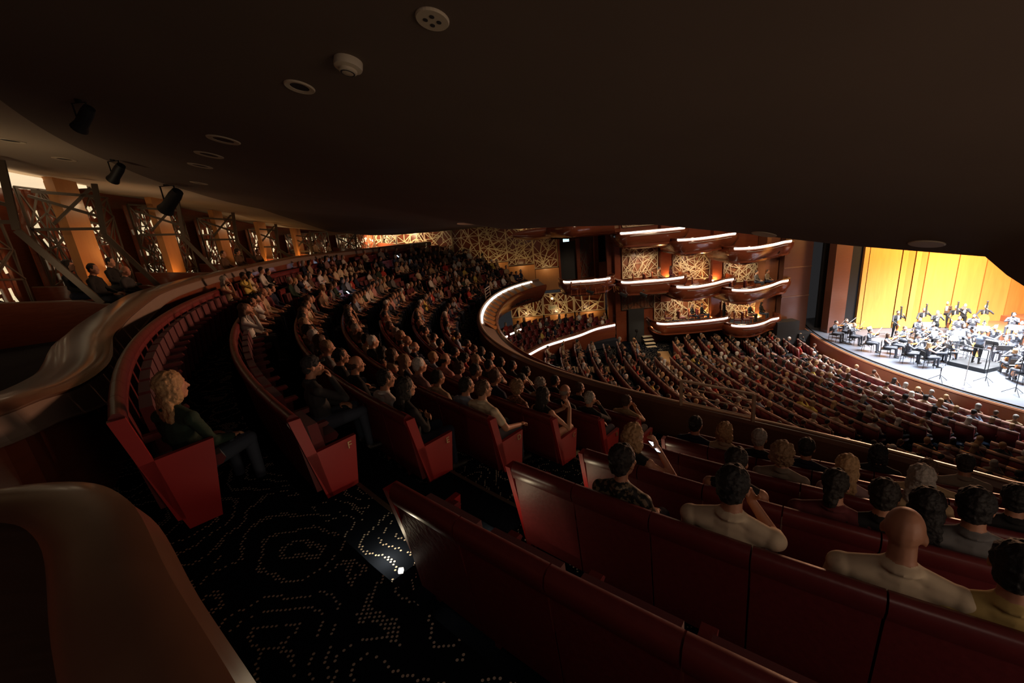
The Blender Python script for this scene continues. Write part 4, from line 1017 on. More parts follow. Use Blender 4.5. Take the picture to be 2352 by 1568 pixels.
# usher standing between the two lowest boxes, cello leaning behind the rail
stand_me = remesh('body', standing('rest'), .02, base, 2)
def stander(p, rz, me, top, hair, hc, label, sk=None, name='person', grp=None, scale=1.0, lod='M', hz=1.64, hy=.03, yaw=0):
    o = mkobj(name, me); o.location = p; o.rotation_euler = (0, 0, rz); o.scale = (scale,)*3; setmats(o, [sk or q.choice(SKINS[:3]), TOPS[top], TOPS['black'], shoe])
    if hair != 'none': h = mkobj('hair', hairmesh(hair, lod), parent=o); h.location = (0, hy, hz); h.rotation_euler = (0, 0, yaw); setmats(h, [HAIR[hc]])
    return tag(o, label, 'person', grp)
p = atz(1664, 693, -6.55); p.z = -8.1; stander(p, -1.9, stand_me, 'black', 'short', 'sandy', 'person in black standing between the two lowest boxes, hands together')
p = atz(1410, 760, -8.3); p.z = -9.6; stander(p, -1.2, stand_me, 'black', 'short', 'brown', 'usher in black standing at the prow of the lower terrace')

# ------------------------------------------------------------------ theatre spotlights hung on bars
def spotlight(p, aim, label, group, s=1.0, glow=False):
    t = empty('stage_spotlight', p, 0, label, 'spotlight', group); d = (Vector(aim) - Vector(p)).normalized(); M3 = d.to_track_quat('Z', 'Y').to_matrix()
    c = Vector((0, 0, -.22*s))
    MB().lathe([(.02*s,-.24*s), (.07*s,-.22*s), (.085*s,-.12*s), (.085*s,.10*s), (.11*s,.20*s), (.105*s,.20*s), (.08*s,.1*s)], c, 14, M3).build('lamp_body', M['black'], t, smooth=math.radians(40))
    MB().lathe([(.001,.115*s), (.078*s,.118*s), (.078*s,.105*s)], c, 14, M3).build('lens', M['ledw'] if glow else M['dgrille'], t)
    MB().bar((-.10*s,0,-.22*s), (-.10*s,0,0), .02*s, .01*s).bar((.10*s,0,-.22*s), (.10*s,0,0), .02*s, .01*s).bar((-.11*s,0,0), (.11*s,0,0), .02*s, .01*s).build('yoke', M['black'], t)
    MB().box((0,0,.05*s), (.06*s,.05*s,.10*s)).build('clamp', M['black'], t)
    return t
def ceil_hit(px, py):
    r = ray(px, py)
    for tt in np.linspace(.5, 40, 4000):
        c = Vector(r*tt); Rr = math.hypot(c.x-AX[0], c.y-AX[1]); a_ = ang(c)
        if c.z >= (soff(Rr, a_) if Rr < RB else ceilz(Rr, a_)): return c
for px, py, wd, s_ in ((178, 228, 'nearest the viewer, upper left', .62), (258, 366, 'second from the viewer', .9), (382, 424, 'third from the viewer', 1.7)):
    p = ceil_hit(px, py); print('spot', p); spotlight(p - Vector((0,0,.03)), p + Vector((-2.2, .6, -1.6)), 'black spotlight under the rear ceiling, ' + wd, 'spotlights under the rear ceiling', s_)
for px, py, wd, gl in ((1752, 575, 'left of the pair', True), (1783, 570, 'right of the pair', False)):
    p = atR(px, py, 1, False) if False else aty(px, py, 27.6); spotlight(p + Vector((0,0,.25)), (12, 14, -8), 'black spotlight hanging below the top box closest to the stage, ' + wd, 'spotlights at the top box', 1.6, gl)
for px, py, wd in ((1355, 662, 'under the shallow box at parapet level'), (1432, 668, 'at the corner of the first middle box'), (1478, 668, 'under the first middle box')):
    p = aty(px, py, 26.4); spotlight(p, (18, 20, -10), 'small black lantern ' + wd, 'lanterns below the boxes', 1.1)
# ceiling fittings
def on_ceiling(px, py):
    r = ray(px, py)
    for tt in np.linspace(.5, 40, 4000):
        c = Vector(r*tt); Rr = math.hypot(c.x-AX[0], c.y-AX[1]); a = ang(c)
        if RFr < Rr < 33 and c.z >= (soff(Rr, a) if Rr < RB else ceilz(Rr, a)):
            e = .05; f = lambda v: soff(math.hypot(v.x-AX[0], v.y-AX[1]), ang(v)) if Rr < RB else ceilz(math.hypot(v.x-AX[0], v.y-AX[1]), ang(v))
            z0 = f(c); nx = -(f(c+Vector((e,0,0)))-z0)/e; ny = -(f(c+Vector((0,e,0)))-z0)/e; return Vector((c.x, c.y, z0)), Vector((-nx, -ny, -1)).normalized()
    return None, None
fit = [((993,40),'four holes','round cream ceiling fitting with four holes, topmost'), ((688,198),'ring','round recessed downlight left of the smoke detector'), ((513,320),'ring','small recessed downlight, first of the receding line'), ((480,355),'ring','small recessed downlight, second of the receding line'),
       ((460,380),'ring','small recessed downlight, third of the receding line'), ((457,420),'ring','faint recessed downlight, fourth of the receding line'), ((22,322),'ring','faint downlight at the far left edge of the ceiling'), ((148,365),'ring','faint downlight left of the second spotlight'),
       ((1755,537),'disc','round speaker grille in the soffit above the boxes'), ((2128,559),'disc','round speaker grille in the soffit above the stage')]
for (px, py), kd, lab in fit:
    p, n = on_ceiling(px, py)
    if p is None: print('no ceiling', px, py); continue
    Mx = n.to_track_quat('Z', 'Y').to_matrix(); d = p.length; rr = {'four holes': .083*d/2.6, 'ring': .078*d/2.9, 'disc': 25*d/FPX/1.05}[kd]; rr = min(rr, .17); t = empty('ceiling_fitting', p, 0, lab, 'ceiling fitting')
    MB().lathe([(rr*.62,.0), (rr*.62,.006), (rr*.95,.012), (rr,.004), (rr,-.01), (rr*.6,-.01)] if kd == 'ring' else [(.001,-.01), (rr,-.01), (rr,.006), (rr*.94,.013), (.001,.013)], (0,0,0), 28, Mx).build('trim_ring' if kd == 'ring' else 'face_plate', M['plastic'], t)
    if kd == 'ring': MB().lathe([(.001,.002), (rr*.62,.002), (rr*.62,-.01)], (0,0,0), 20, Mx).build('lamp_lens', M['dgrille'], t)
    if kd == 'four holes':
        for k in range(4): MB().lathe([(.001,.010), (.013,.010), (.013,.016), (.001,.016)], Mx @ Vector((.035*math.cos(PI/2*k+.6), .035*math.sin(PI/2*k+.6), 0)), 12, Mx).build('hole', M['dgrille'], t)
        MB().lathe([(.0395, .011), (.0405, .0145), (.0415, .011)], (0,0,0), 6, Mx)
p, n = on_ceiling(800, 138); Mx = n.to_track_quat('Z', 'Y').to_matrix(); t = empty('smoke_detector', p, 0, 'cream domed smoke detector on the dark ceiling', 'smoke detector')
MB().lathe([(.001,-.02), (.088,-.02), (.09,.03), (.086,.045), (.06,.055), (.001,.055)], (0,0,0), 32, Mx).build('base', M['plastic'], t, smooth=math.radians(35))
MB().lathe([(.001,.04), (.058,.05), (.056,.068), (.045,.076), (.001,.078)], (0,0,0), 28, Mx).build('sensor_dome', M['plastic'], t, smooth=math.radians(35))
MB().lathe([(.046,.0755), (.040,.079), (.034,.0755)], (0,0,0), 28, Mx).build('vent_ring', M['dgrille'], t)

for px, py, Rp, wd in ((799, 671, 21.6, 'in the middle of the tier audience'), (914, 588, 22.6, 'near the far lattice wall')):
    p = atR(px, py, Rp, True) * .985
    t = MB().box((0,0,0), (.085,.012,.16)).build('mobile_phone', M['black']); MB().box((0,.0068,0), (.078,.001,.15)).build('screen', M['phone'], t)
    t.location = p; t.rotation_euler = (-.7, 0, yaw_to(p, (0,0,0)) - .9); tag(t, 'small lit mobile phone glowing ' + wd, 'phone')
    lamp('phone_glow', 'POINT', p * .99 + Vector((-.12,.0,.22)), 2.0, (.6, .78, 1.0), .05)
# ------------------------------------------------------------------ rear boxes at the left: fins, lattices, dividers
fins = [(112, 178, 408, 640), (333, 372, 425, 600), (480, 505, 465, 590), (588, 606, 500, 580), (672, 686, 520, 568)]
RFn = 27.0
lastb = None
for i, (x0, x1, yt, yb) in enumerate(fins):
    a0 = ang(atR(x0, yt, RFn, True)); a1 = ang(atR(x1, yt, RFn, True)); t = (a0+a1)/2
    w_ = abs(a0-a1)*PI/180*RFn; p0 = pol(RFn+.1, t, -1.6); ct = ceilz(RFn, t)
    mb = MB(); mb.box((p0.x, p0.y, (ct-1.6)/2), (.2, min(1.0, max(.6, w_*.8)), ct+1.65), rz=math.radians(t)); tag(mb.build('wooden_fin', M['woodo']), 'tall orange wooden wall fin between the rear boxes, %s from the left' % ordn(i), 'wall fin', 'wooden fins of the rear boxes')
    lamp('fin_uplight', 'AREA', pol(RFn-.25, t+ .9, -.9), 8, (1.0, .5, .16), .12, pol(RFn+.2, t, 1.0))
    if lastb is not None: pass
FA = [ang(atR((x0+x1)/2, (yt+yb)/2, RFn, True)) for x0, x1, yt, yb in fins]
FA = [FA[0] + (FA[0]-FA[1])*.8 + 0] + FA + [FA[-1]-9, FA[-1]-18, FA[-1]-27]
FA.sort(reverse=True)
tile_q = random.Random(3)
for i in range(len(FA)-1):
    a, b = FA[i], FA[i+1]; pa = pol(RFn+.9, a-.9, -1.1); pb = pol(RFn+.9, b+.9, -1.1); u = (pb-pa); W = u.length; u.normalize(); n = Vector((-math.cos(math.radians((a+b)/2)), -math.sin(math.radians((a+b)/2)), 0)); H = ceilz(RFn, (a+b)/2) + 1.0
    if W < .6: continue
    H = max(1.0, H)
    t = lattice_screen(pa, u, Z, W, H, 200+i, n, 'lattice screen with glowing pale tiles behind the rear boxes, bay %s from the left' % ordn(i), 'glowing lattices of the rear boxes', matl=M['dlat'], backm=M['wood'], dens=1.2, bw=.05)
    mb = MB()
    for k in range(int(W*H*6)):
        c = pa + u*tile_q.uniform(.1, W-.1) + Z*tile_q.uniform(.1, H-.25) - n*tile_q.uniform(.05, .09); d = (u*tile_q.uniform(-.6, .2) + Z).normalized(); L = tile_q.uniform(.12, .30); mb.bar(c - d*L/2, c + d*L/2, tile_q.uniform(.05, .10), .015, n)
    ob = mb.build('glowing_tiles', M['lightw'], t); ob.matrix_parent_inverse = Matrix.Translation(-Vector(pa)); ob['kind'] = 'stuff'
    lamp('box_back_light', 'AREA', pol(RFn-.6, (a+b)/2, H-1.5), 5, (1.0, .72, .4), .2, pol(RFn+.9, (a+b)/2, 0))
    # box divider: solid dwarf wall with an open lattice above, running out to the parapet
    lo, hi = pol(25.2, a-.2, -1.9), pol(28, a-.2, -1.9); e = (hi-lo).normalized(); zt = -.75
    t = empty('box_divider', lo, 0, 'dark dividing wall between the rear boxes with an open lattice, %s from the left' % ordn(i), 'divider', 'dividers of the rear boxes'); inv = Matrix.Translation(-lo)
    o = MB().prism([(0,0),(2.9,0),(2.9,1.45),(.5,1.18),(0,1.0)], 'y', -.05, .05).build('dwarf_wall', M['wood'], t); o.rotation_euler = (0, 0, math.atan2(e.y, e.x))
    o = MB().bar((0,0,1.01), (.5,0,1.19), .09, .03).bar((.5,0,1.19), (2.9,0,1.46), .09, .03).build('capping', M['railw'], t); o.rotation_euler = (0, 0, math.atan2(e.y, e.x))
    mb = MB(); cz = ceilz(26.2, a) + 1.8
    mb.bar((.9,0,cz), (1.05,0,cz-1.25), .12, .05, (0,1,0)).bar((1.05,0,cz-1.25), (.2,0,1.08), .12, .05, (0,1,0))
    for (xa, za, xb, zb) in ((1.0,cz-.3,2.2,cz-.1), (1.02,cz-.8,2.3,cz-.2), (1.03,cz-1.1,2.4,cz-1.0), (1.0,cz-.1,2.0,cz-.9)): mb.bar((xa,0,za), (xb,0,zb), .07, .04, (0,1,0))
    o = mb.build('open_lattice', M['dlat'], t); o.rotation_euler = (0, 0, math.atan2(e.y, e.x))
mb = MB(); mb.sector(28.5, 28.8, A0, -135, -2.2, 3.4, n=50); struct('wall_left', mb, M['wood'])
# glowing cove at the back of the leftmost box ceiling
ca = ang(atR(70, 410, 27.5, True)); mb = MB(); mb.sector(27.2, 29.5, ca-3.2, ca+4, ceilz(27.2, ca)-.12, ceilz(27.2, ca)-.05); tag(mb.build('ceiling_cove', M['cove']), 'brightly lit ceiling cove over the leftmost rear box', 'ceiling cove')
lamp('rear_ceiling_wash', 'AREA', pol(26.6, -150, -.2), 16, (1.0, .74, .45), .6, pol(26.2, -153, 2.2))
lamp('rear_ceiling_wash', 'AREA', pol(26.4, -166, -.3), 12, (1.0, .70, .42), .6, pol(26.2, -168, 2.2))
for px, py, R, wd, top, hair, hc in ((212,618,25.6,'person with lit profile in black, left of the pair in the leftmost rear box','black','short','dark'), (286,622,25.5,'older person with pale hair in the leftmost rear box','charcoal','thin','grey'), (252,602,26.3,'dark haired person behind the pale haired one in the rear box','black','short','black'), (155,610,26.0,'person half hidden at the left of the leftmost rear box','black','long','dark'),
        (512,583,25.6,'person holding a phone in the second rear box','brown','short','dark'), (545,578,25.9,'person in brown beside the phone holder in the second rear box','brown','curly','dark'), (592,578,25.6,'person in brown leaning on the rear parapet','brown','short','brown'), (722,556,25.5,'person in tan top in the rear box beyond the parapet','tan','short','dark'), (752,560,25.9,'person in beige in the farthest rear box','beige','long','brown')):
    h = atR(px, py, R, True); p = Vector((h.x, h.y, h.z-1.22)); person(p, yaw_to(p, (22, 19, 0)), ('lap', hair == 'long', 'long', 'M'), hair, hc, top, wd, None, q)

# ------------------------------------------------------------------ lower terrace
mb = MB(); mb.sweep(list(reversed(LTP)), [(-.32, -.3), (-.32, .0), (.02, .02), (.05, -.02), (.05, -.08), (.01, -.1), (.01, -.22), (.06, -.25), (.10, -.6), (.0, -1.2), (-.15, -2.0), (-.3, -2.6), (-.4, -2.6), (-.4, -.3)])
lt = mb.build('terrace_parapet', M['wood'], smooth=math.radians(42)); tag(lt, 'curved mahogany front wall of the lower terrace with a white light strip', 'parapet')
mb = MB(); mb.sweep(list(reversed(LTP)), [(-.02, -.05), (.055, -.085), (.055, -.215), (.0, -.22)]); mb.build('led_strip', M['led'], lt)
mb = MB()
for j in range(5): mb.sector(12.3+.9*j-.5, 12.3+.9*(j+1)-.5 + (3 if j == 4 else 0), 100, 168, -8.9, -8.45+.1*j, c=LC, n=30)
struct('floor', mb, M['navy'], label='stepped floor of the lower terrace')
LY = 34.6
for i, (x0, x1) in enumerate(((.2, 2.8), (2.9, 5.4), (5.5, 8.0))):
    lattice_screen((x0, LY-.3, -7.55), (1,0,0), (0,0,1), x1-x0, 1.75, 300+i, (0,-1,0), 'bright tan lattice screen behind the lower terrace, %s from the left' % ordn(i), 'lattices of the lower terrace', dens=1.3, bw=.08, backm=M['wood'])
    mb = MB(); mb.box(((x0+x1)/2, LY-.45, -8.05), (x1-x0-.03, .2, .95)); tag(mb.build('wooden_dado', M['woodo']), 'orange wooden dado behind the lower terrace, %s from the left' % ordn(i), 'panel', 'dado of the lower terrace')
    lamp('terrace_uplight', 'AREA', ((x0+x1)/2, LY-1.3, -7.6), 11, (1.0, .68, .34), .3, ((x0+x1)/2, LY-.3, -6.9))
sg = empty('exit_sign', (3.6, LY-.75, -6.9), 0, 'white box sign in the middle of the lower terrace lattice', 'exit sign')
MB().box((0,0,0), (.75,.08,.42)).build('sign_box', M['plastic'], sg); text_obj('EXIT', .24, M['exitg'], sg, (0, -.045, 0), (PI/2, 0, 0)); MB().lathe([(.001,.1),(.08,.06),(.1,0),(.08,-.06),(.001,-.1)], (0,0,.75), 12).build('globe_lamp', M['ledw'], sg)
mb = MB(); mb.box((9.0, 33.5, -7), (1.6, 3, 6)); tag(mb.build('wooden_pier', M['wood']), 'dark mahogany wall block right of the lower terrace', 'pier')
for k in range(7):
    t = empty('light_batten', pol(13.6+.1*k, 150-3*k-3, -7.25+.05*k, LC), math.radians(50), 'short white lit batten on a seat back of the lower terrace, %s along the line' % ordn(k), 'batten', 'lit battens on the lower terrace')
    MB().box((0,0,0), (.42,.05,.10)).build('batten_face', M['led'], t)

# ------------------------------------------------------------------ stalls floor, walkway, doorway
mb = MB()
for k in range(NR+3):
    Rt, zt = srow(k); mb.sector(Rt-1.0 if k else 20.0, Rt+.05, 150, 226, -11.5, zt-1.03, c=SX, n=40)
struct('floor', mb, M['carpet'], label='stepped carpeted floor of the stalls')
Rt, zt = srow(9)
mb = MB(); mb.sector(Rt+.12, Rt+1.9, 180-math.degrees(math.asin(7.3/31)), 180-math.degrees(math.asin(3.3/31)), zt-1.2, zt-.92, c=SX, n=8); struct('floor', mb, M['aislew'], label='pale wooden cross walkway in the stalls')
lamp('walkway_light', 'AREA', pol(Rt+1.1, 180-math.degrees(math.asin(5.5/31)), zt+1.6, SX), 25, (1.0, .62, .3), .4, pol(Rt+1.1, 180-math.degrees(math.asin(5.2/31)), zt-1, SX))
mb = MB()
for k in range(NR): 
    Rt, zt = srow(k); mb.sector(Rt-.95, Rt-.04, 180-math.degrees(math.asin((24.7-SX[1])/Rt)), 180-math.degrees(math.asin((23.6-SX[1])/Rt)), zt-1.04, zt-.99, c=SX, n=2)
struct('floor', mb, M['aislew'], label='pale wooden aisle of the stalls')
dr = aty(1460, 740, BY); mb = MB(); mb.box((dr.x, BY-.02, -8.1), (1.15, .3, 2.6)); d = mb.build('door_2', M['black']); d['kind'] = 'structure'
st = aty(1485, 778, 29.0)
t = empty('side_steps', (10.0, 29.2, -9.6), 0, 'short flight of brightly lit steps beside the low doorway', 'steps')
for k in range(5): MB().box((0, -.32*k+.5, .72-.18*k), (.7, .34, .05)).build('tread', M['plastic'], t)
lamp('step_lamp', 'AREA', (10.0, 28.6, -7.9), 14, (1.0, .86, .62), .2, (10.0, 29.0, -9.4))
mb = MB(); mb.box((5, 31.5, -10.2), (14, 8, 1.2)); struct('floor', mb, M['carpet'], label='carpeted floor by the low doorway')
for k, (px, py) in enumerate(((1425, 755), (1437, 748), (1450, 752))):     # camera tripod and kit by the doorway
    pass
t = empty('tripod', (8.9, 28.6, -9.55), 0, 'black camera tripod standing by the low doorway', 'tripod')
for a in (0, 2.1, 4.2): MB().tube([(0,0,1.25), (.45*math.cos(a), .45*math.sin(a), 0)], [.02,.012], 6).build('leg', M['black'], t)
MB().box((0,0,1.45), (.14,.3,.16)).build('camera_body', M['black'], t); MB().tube([(0,0,1.2), (0,0,1.4)], .03, 8).build('head', M['black'], t); MB().tube([(0,-.15,1.45), (0,-.3,1.45)], .05, 10).build('lens', M['black'], t)

# ------------------------------------------------------------------ proscenium side
mb = MB(); mb.box((19.9, 28.6, -4), (1.9, .5, 14)); struct('wall_side', mb, M['wood2'])
for z in (-4.6, -6.6): mb = MB(); mb.box((19.9, 28.32, z), (1.9, .06, .07)); o = mb.build('trim_1', M['railw']); o['kind'] = 'structure'
a = aty(1893, 775, 27.0); b = aty(1925, 775, 27.0)
mb = MB(); mb.box(((a.x+b.x)/2+.05, 27.1, -4), (b.x-a.x+.1, .6, 12)); tag(mb.build('proscenium_column', M['wood2']), 'glossy wooden proscenium column with a bluish stage reflection', 'column')
mb = MB(); mb.box((22.75, 27.3, -4), (1.25, .2, 12)); tag(mb.build('black_leg_drape', M['blackv']), 'tall black drape between the column and the shell', 'drape')
t = empty('side_equipment', (18.9, 27.7, -10), 0, 'black stacked equipment cases in the dark corner by the stage', 'equipment case')
MB().box((0,0,.95), (1.5,.8,1.9)).box((1.2,-.1,.5), (1.0,.9,1.0)).build('case', M['black'], t)

# ------------------------------------------------------------------ stage
ZS = -9.0
mb = MB(); n = 30
arc = [pol(20.6, 150+60*i/n, 0, SX) for i in range(n+1)]
poly = [(p.x, p.y) for p in arc]; poly = [(36, arc[0].y)] + poly + [(36, arc[-1].y)]
mb.prism(poly, 'z', ZS-.12, ZS); struct('floor', mb, M['stage'], label='grey stage floor, brilliantly lit')
mb = MB(); mb.sweep([pol(20.62, 150+60*i/n, ZS-.02, SX) for i in range(n+1)], [(.0,.0),(.12,.02),(.16,-.04),(.10,-.1),(.10,-1.3),(.0,-1.3)]); o = mb.build('trim_2', M['woodm']); o['kind'] = 'structure'
mb = MB(); mb.sweep([pol(20.45, 152+56*i/n, ZS+.03, SX) for i in range(n+1)], [(.0,-.03),(.08,-.03),(.06,.03),(.02,.03)]); tag(mb.build('footlight_trough', M['black']), 'low black footlight trough along the stage edge', 'footlight')
# shell wall: broad maple panels with dark joints
sh = [atz(x, y, ZS) for x, y in ((1966,757),(2052,752),(2087,750),(2105,749),(2170,747),(2250,743),(2310,741),(2400,738))]
jx = [((1983,572),(1963,752)), ((1996,575),(1974,756)), ((2066,580),(2047,751)), ((2099,583),(2077,750)), ((2127,586),(2105,749)), ((2197,589),(2175,745)), ((2258,592),(2238,742)), ((2319,650),(2301,740)), ((2400,650),(2380,737))]
B = [atz(*bt, ZS+.02) for tp, bt in jx]
B = [Vector((b.x, max(min(b.y, 27.2), 24.4), ZS)) for b in B]
B2 = [B[0]]
for k in range(1, len(B)):
    rdir = ray(*jx[k][1]); yb = 27.2 - (k)*.32; tt = yb/rdir[1]; B2.append(Vector((rdir[0]*tt, yb, ZS)))
B = B2
for k in range(len(B)-1):
    a, b = B[k], B[k+1]; d = (b-a); L = d.length; d.normalize(); nn = Vector((-d.y, d.x, 0)); 
    if nn.y > 0: nn = -nn
    mb = MB(); m_ = max(2, int(L/.5)); vs = []
    for i in range(m_+1):
        f = i/m_; bow = .10*math.sin(PI*f)
        q_ = a + d*(.03 + (L-.06)*f) - nn*bow
        for z in (ZS+.02, ZS+11): vs += [q_, ] if False else [Vector((q_.x, q_.y, z))]
    for i in range(m_+1):
        f = i/m_; q_ = a + d*(.03 + (L-.06)*f) - nn*.25
        for z in (ZS+.02, ZS+11): vs.append(Vector((q_.x, q_.y, z)))
    N2 = 2*(m_+1); fs = [(2*i, 2*i+2, 2*i+3, 2*i+1) for i in range(m_)] + [(N2+2*i, N2+2*i+1, N2+2*i+3, N2+2*i+2) for i in range(m_)] + [(0,1,N2+1,N2), (2*m_,N2+2*m_,N2+2*m_+1,2*m_+1)] + [(2*i+1,2*i+3,N2+2*i+3,N2+2*i+1) for i in range(m_)]
    mb.add(vs, fs); tag(mb.build('shell_panel', M['shell'], smooth=math.radians(30)), 'tall amber lit maple panel of the orchestra shell, %s from the black drape' % ordn(k), 'wall panel', 'orchestra shell panels')
mb = MB(); mb.box((28, 28.3, -4), (13, .15, 14)); struct('wall_stage', mb, M['black'])
mb = MB(); mb.box((36.2, 18, -4), (.2, 22, 12)); struct('wall_stage', mb, M['shell'])
# risers
rz_ = [(atz(2190, 775, ZS), 7.5, 1.9, .35), (atz(2280, 760, ZS), 9, 1.8, .7)]
mb = MB(); mb.box((30.2, 21.6, ZS+.17), (4.2, 8.6, .34)); tag(mb.build('riser', M['woodm']), 'low wooden riser for the rear players', 'riser')
mb = MB(); mb.box((32.4, 21.2, ZS+.35), (3.2, 8.6, .70)); tag(mb.build('riser', M['woodm']), 'taller wooden riser at the back of the stage', 'riser')

# ------------------------------------------------------------------ orchestra
def mus_body(P, name): return remesh(name, P, .021, base, 2)
MB_ = {k: mus_body(seated(k, k == 'violinF', 'long', False, yaw=(.35 if k.startswith('viol') else 0)), 'body') for k in ('violin', 'cello', 'wind', 'lap')}
MB_['violinF'] = mus_body(seated('violin', True, 'bare', False, yaw=.35, skirt=True), 'body')
MS_ = {k: mus_body(standing(k), 'body') for k in ('bass', 'conduct', 'horn', 'rest')}
def fiddle(s):
    """violin family body with neck, scroll, bridge and strings; length axis +Y"""
    mb = MB(); out = []
    for k in range(24):
        a = 2*PI*k/24; r = .105 + .028*math.cos(2*a) ; wx = r*math.sin(a)*.92*(1 - .12*math.cos(a)) * (1 - .30*math.exp(-((math.cos(a)-.12)/.18)**2)); out.append((wx*s, (math.cos(a)*.178)*s))
    mb.prism([(x, y) for x, y in out], 'z', -.018*s, .018*s)
    return mb
def violin(s=1.0, name='violin'):
    t = empty(name); fiddle(s).build('body', M['violin'], t)
    mb = MB(); mb.bar((0,.15*s,.02*s), (0,.40*s,.02*s), .024*s, .014*s); mb.lathe([(.001,-.015*s),(.016*s,-.012*s),(.016*s,.012*s),(.001,.015*s)], (0,.42*s,.02*s), 8, Matrix.Rotation(PI/2, 3, 'Y')); mb.build('neck', M['black'], t)
    MB().box((0,-.03*s,.035*s), (.05*s,.005*s,.03*s)).build('bridge', M['white'], t)
    return t
def bow_obj(s=1.0):
    t = empty('bow'); MB().tube([(0,-.36*s,0), (0,0,.012*s), (0,.36*s,.004)], .006*s**.5, 6).build('stick', M['white'], t); MB().bar((0,-.33*s,-.018*s), (0,.35*s,-.014*s), .010, .003).build('hair_ribbon', M['white'], t); MB().box((0,-.33*s,-.01), (.012,.03,.022)).build('frog', M['black'], t); return t
def mchair():
    t = empty('orchestra_chair'); MB().box((0,.02,.445), (.42,.42,.05)).build('seat', M['black'], t); MB().prism([(-.20,.62),(.20,.62),(.17,.88),(-.17,.88)], 'y', -.23, -.20).build('backrest', M['black'], t)
    for x, y in ((.19,.2),(-.19,.2),(.19,-.2),(-.19,-.2)): MB().tube([(x,y,.43), (x*1.1,y*1.1,0)], .012, 6).build('leg', M['black'], t)
    MB().bar((.19,-.2,.43), (.17,-.22,.86), .02).bar((-.19,-.2,.43), (-.17,-.22,.86), .02).build('back_frame', M['black'], t); return t
def mstand():
    t = empty('music_stand'); MB().tube([(0,0,.05), (0,0,.98)], .012, 6).build('pole', M['black'], t); o = MB().box((0,0,0), (.50,.02,.34)).build('desk', M['black'], t); o.location = (0,.03,1.10); o.rotation_euler = (-.5,0,0)
    s_ = MB().box((0,-.014,.01), (.42,.006,.28)).build('sheet_music', M['white'], o)
    for a in (0,2.1,4.2): MB().tube([(0,0,.12), (.24*math.cos(a), .24*math.sin(a), .0)], .009, 5).build('leg', M['black'], t)
    return t
VIO, BOW, CH, STD = violin(), bow_obj(), mchair(), mstand(); CEL = violin(2.1, 'cello'); DB = violin(3.1, 'double_bass')
reg(None); firsts = {}
def put(src, key, p, rz=0, eul=None):
    if key not in firsts: o = src; firsts[key] = 1
    else: o = copy_tree(src)
    o.location = p; o.rotation_euler = eul if eul else (0, 0, rz); return o
COND = atz(2238, 842, ZS)
# pixel of the chair feet / figure feet, kind, words
ORC = [((1915,783),'violin','violinist farthest left at the edge of the stage','short','dark'), ((1938,778),'violin','violinist behind the leftmost one, bow raised','short','brown'), ((1956,790),'violin','violinist third from the left, bow raised','short','sandy'),
 ((1992,806),'violin','violinist alone in front of the first shell joint','short','dark'), ((2032,818),'violinF','woman violinist in a long black dress, first of the dresses','bob','brown'), ((2052,812),'violin','violinist right of the first long dress','short','dark'),
 ((2082,833),'violin','violinist leaning forward near the footlights','short','grey'), ((2100,820),'violin','violinist behind the leaning one','short','dark'), ((2125,843),'violinF','woman in a long grey black dress, second of the dresses','long','blonde'), ((2142,832),'violinF','woman violinist beside the second long dress','bun','dark'),
 ((2112,800),'violin','violist left of the standing bassist, second desk','short','dark'), ((2070,800),'violin','violist at the left inner desk','short','brown'), ((2150,812),'violin','violist at the centre left desk','short','dark'), ((2135,790),'wind','clarinettist in front of the shell','short','dark'),
 ((2165,830),'cello','cellist facing the hall, orange cello between the knees','short','dark'), ((2216,822),'cello','cellist with pale cello left of the conductor','short','grey'), ((2180,800),'wind','oboist in the middle of the stage','short','dark'), ((2205,795),'wind','flautist right of the oboist','bob','dark'),
 ((2250,790),'cello','cellist with upright cello before the risers','short','dark'), ((2276,800),'violin','player in grey behind the conductor','short','grey'), ((2300,830),'violin','tall white shirted player right of the conductor','short','dark'), ((2322,812),'violin','player at the right desk, bow down','short','brown'),
 ((2336,790),'wind','wind player near the right edge, back row','short','dark'), ((2318,770),'wind','wind player on the riser at right','short','dark'), ((2345,845),'cello','cellist cut by the right edge of the picture','short','brown'), ((2348,880),'cello','front cellist at the right edge','short','dark'), ((2318,862),'cello','cellist right of the podium','bob','blonde'),
 ((2228,770),'wind','horn player on the riser','short','dark'), ((2105,778),'wind','bassoonist near the shell left','short','sandy'), ((2195,775),'wind','trumpeter on the riser','short','dark')]
q = random.Random(21)
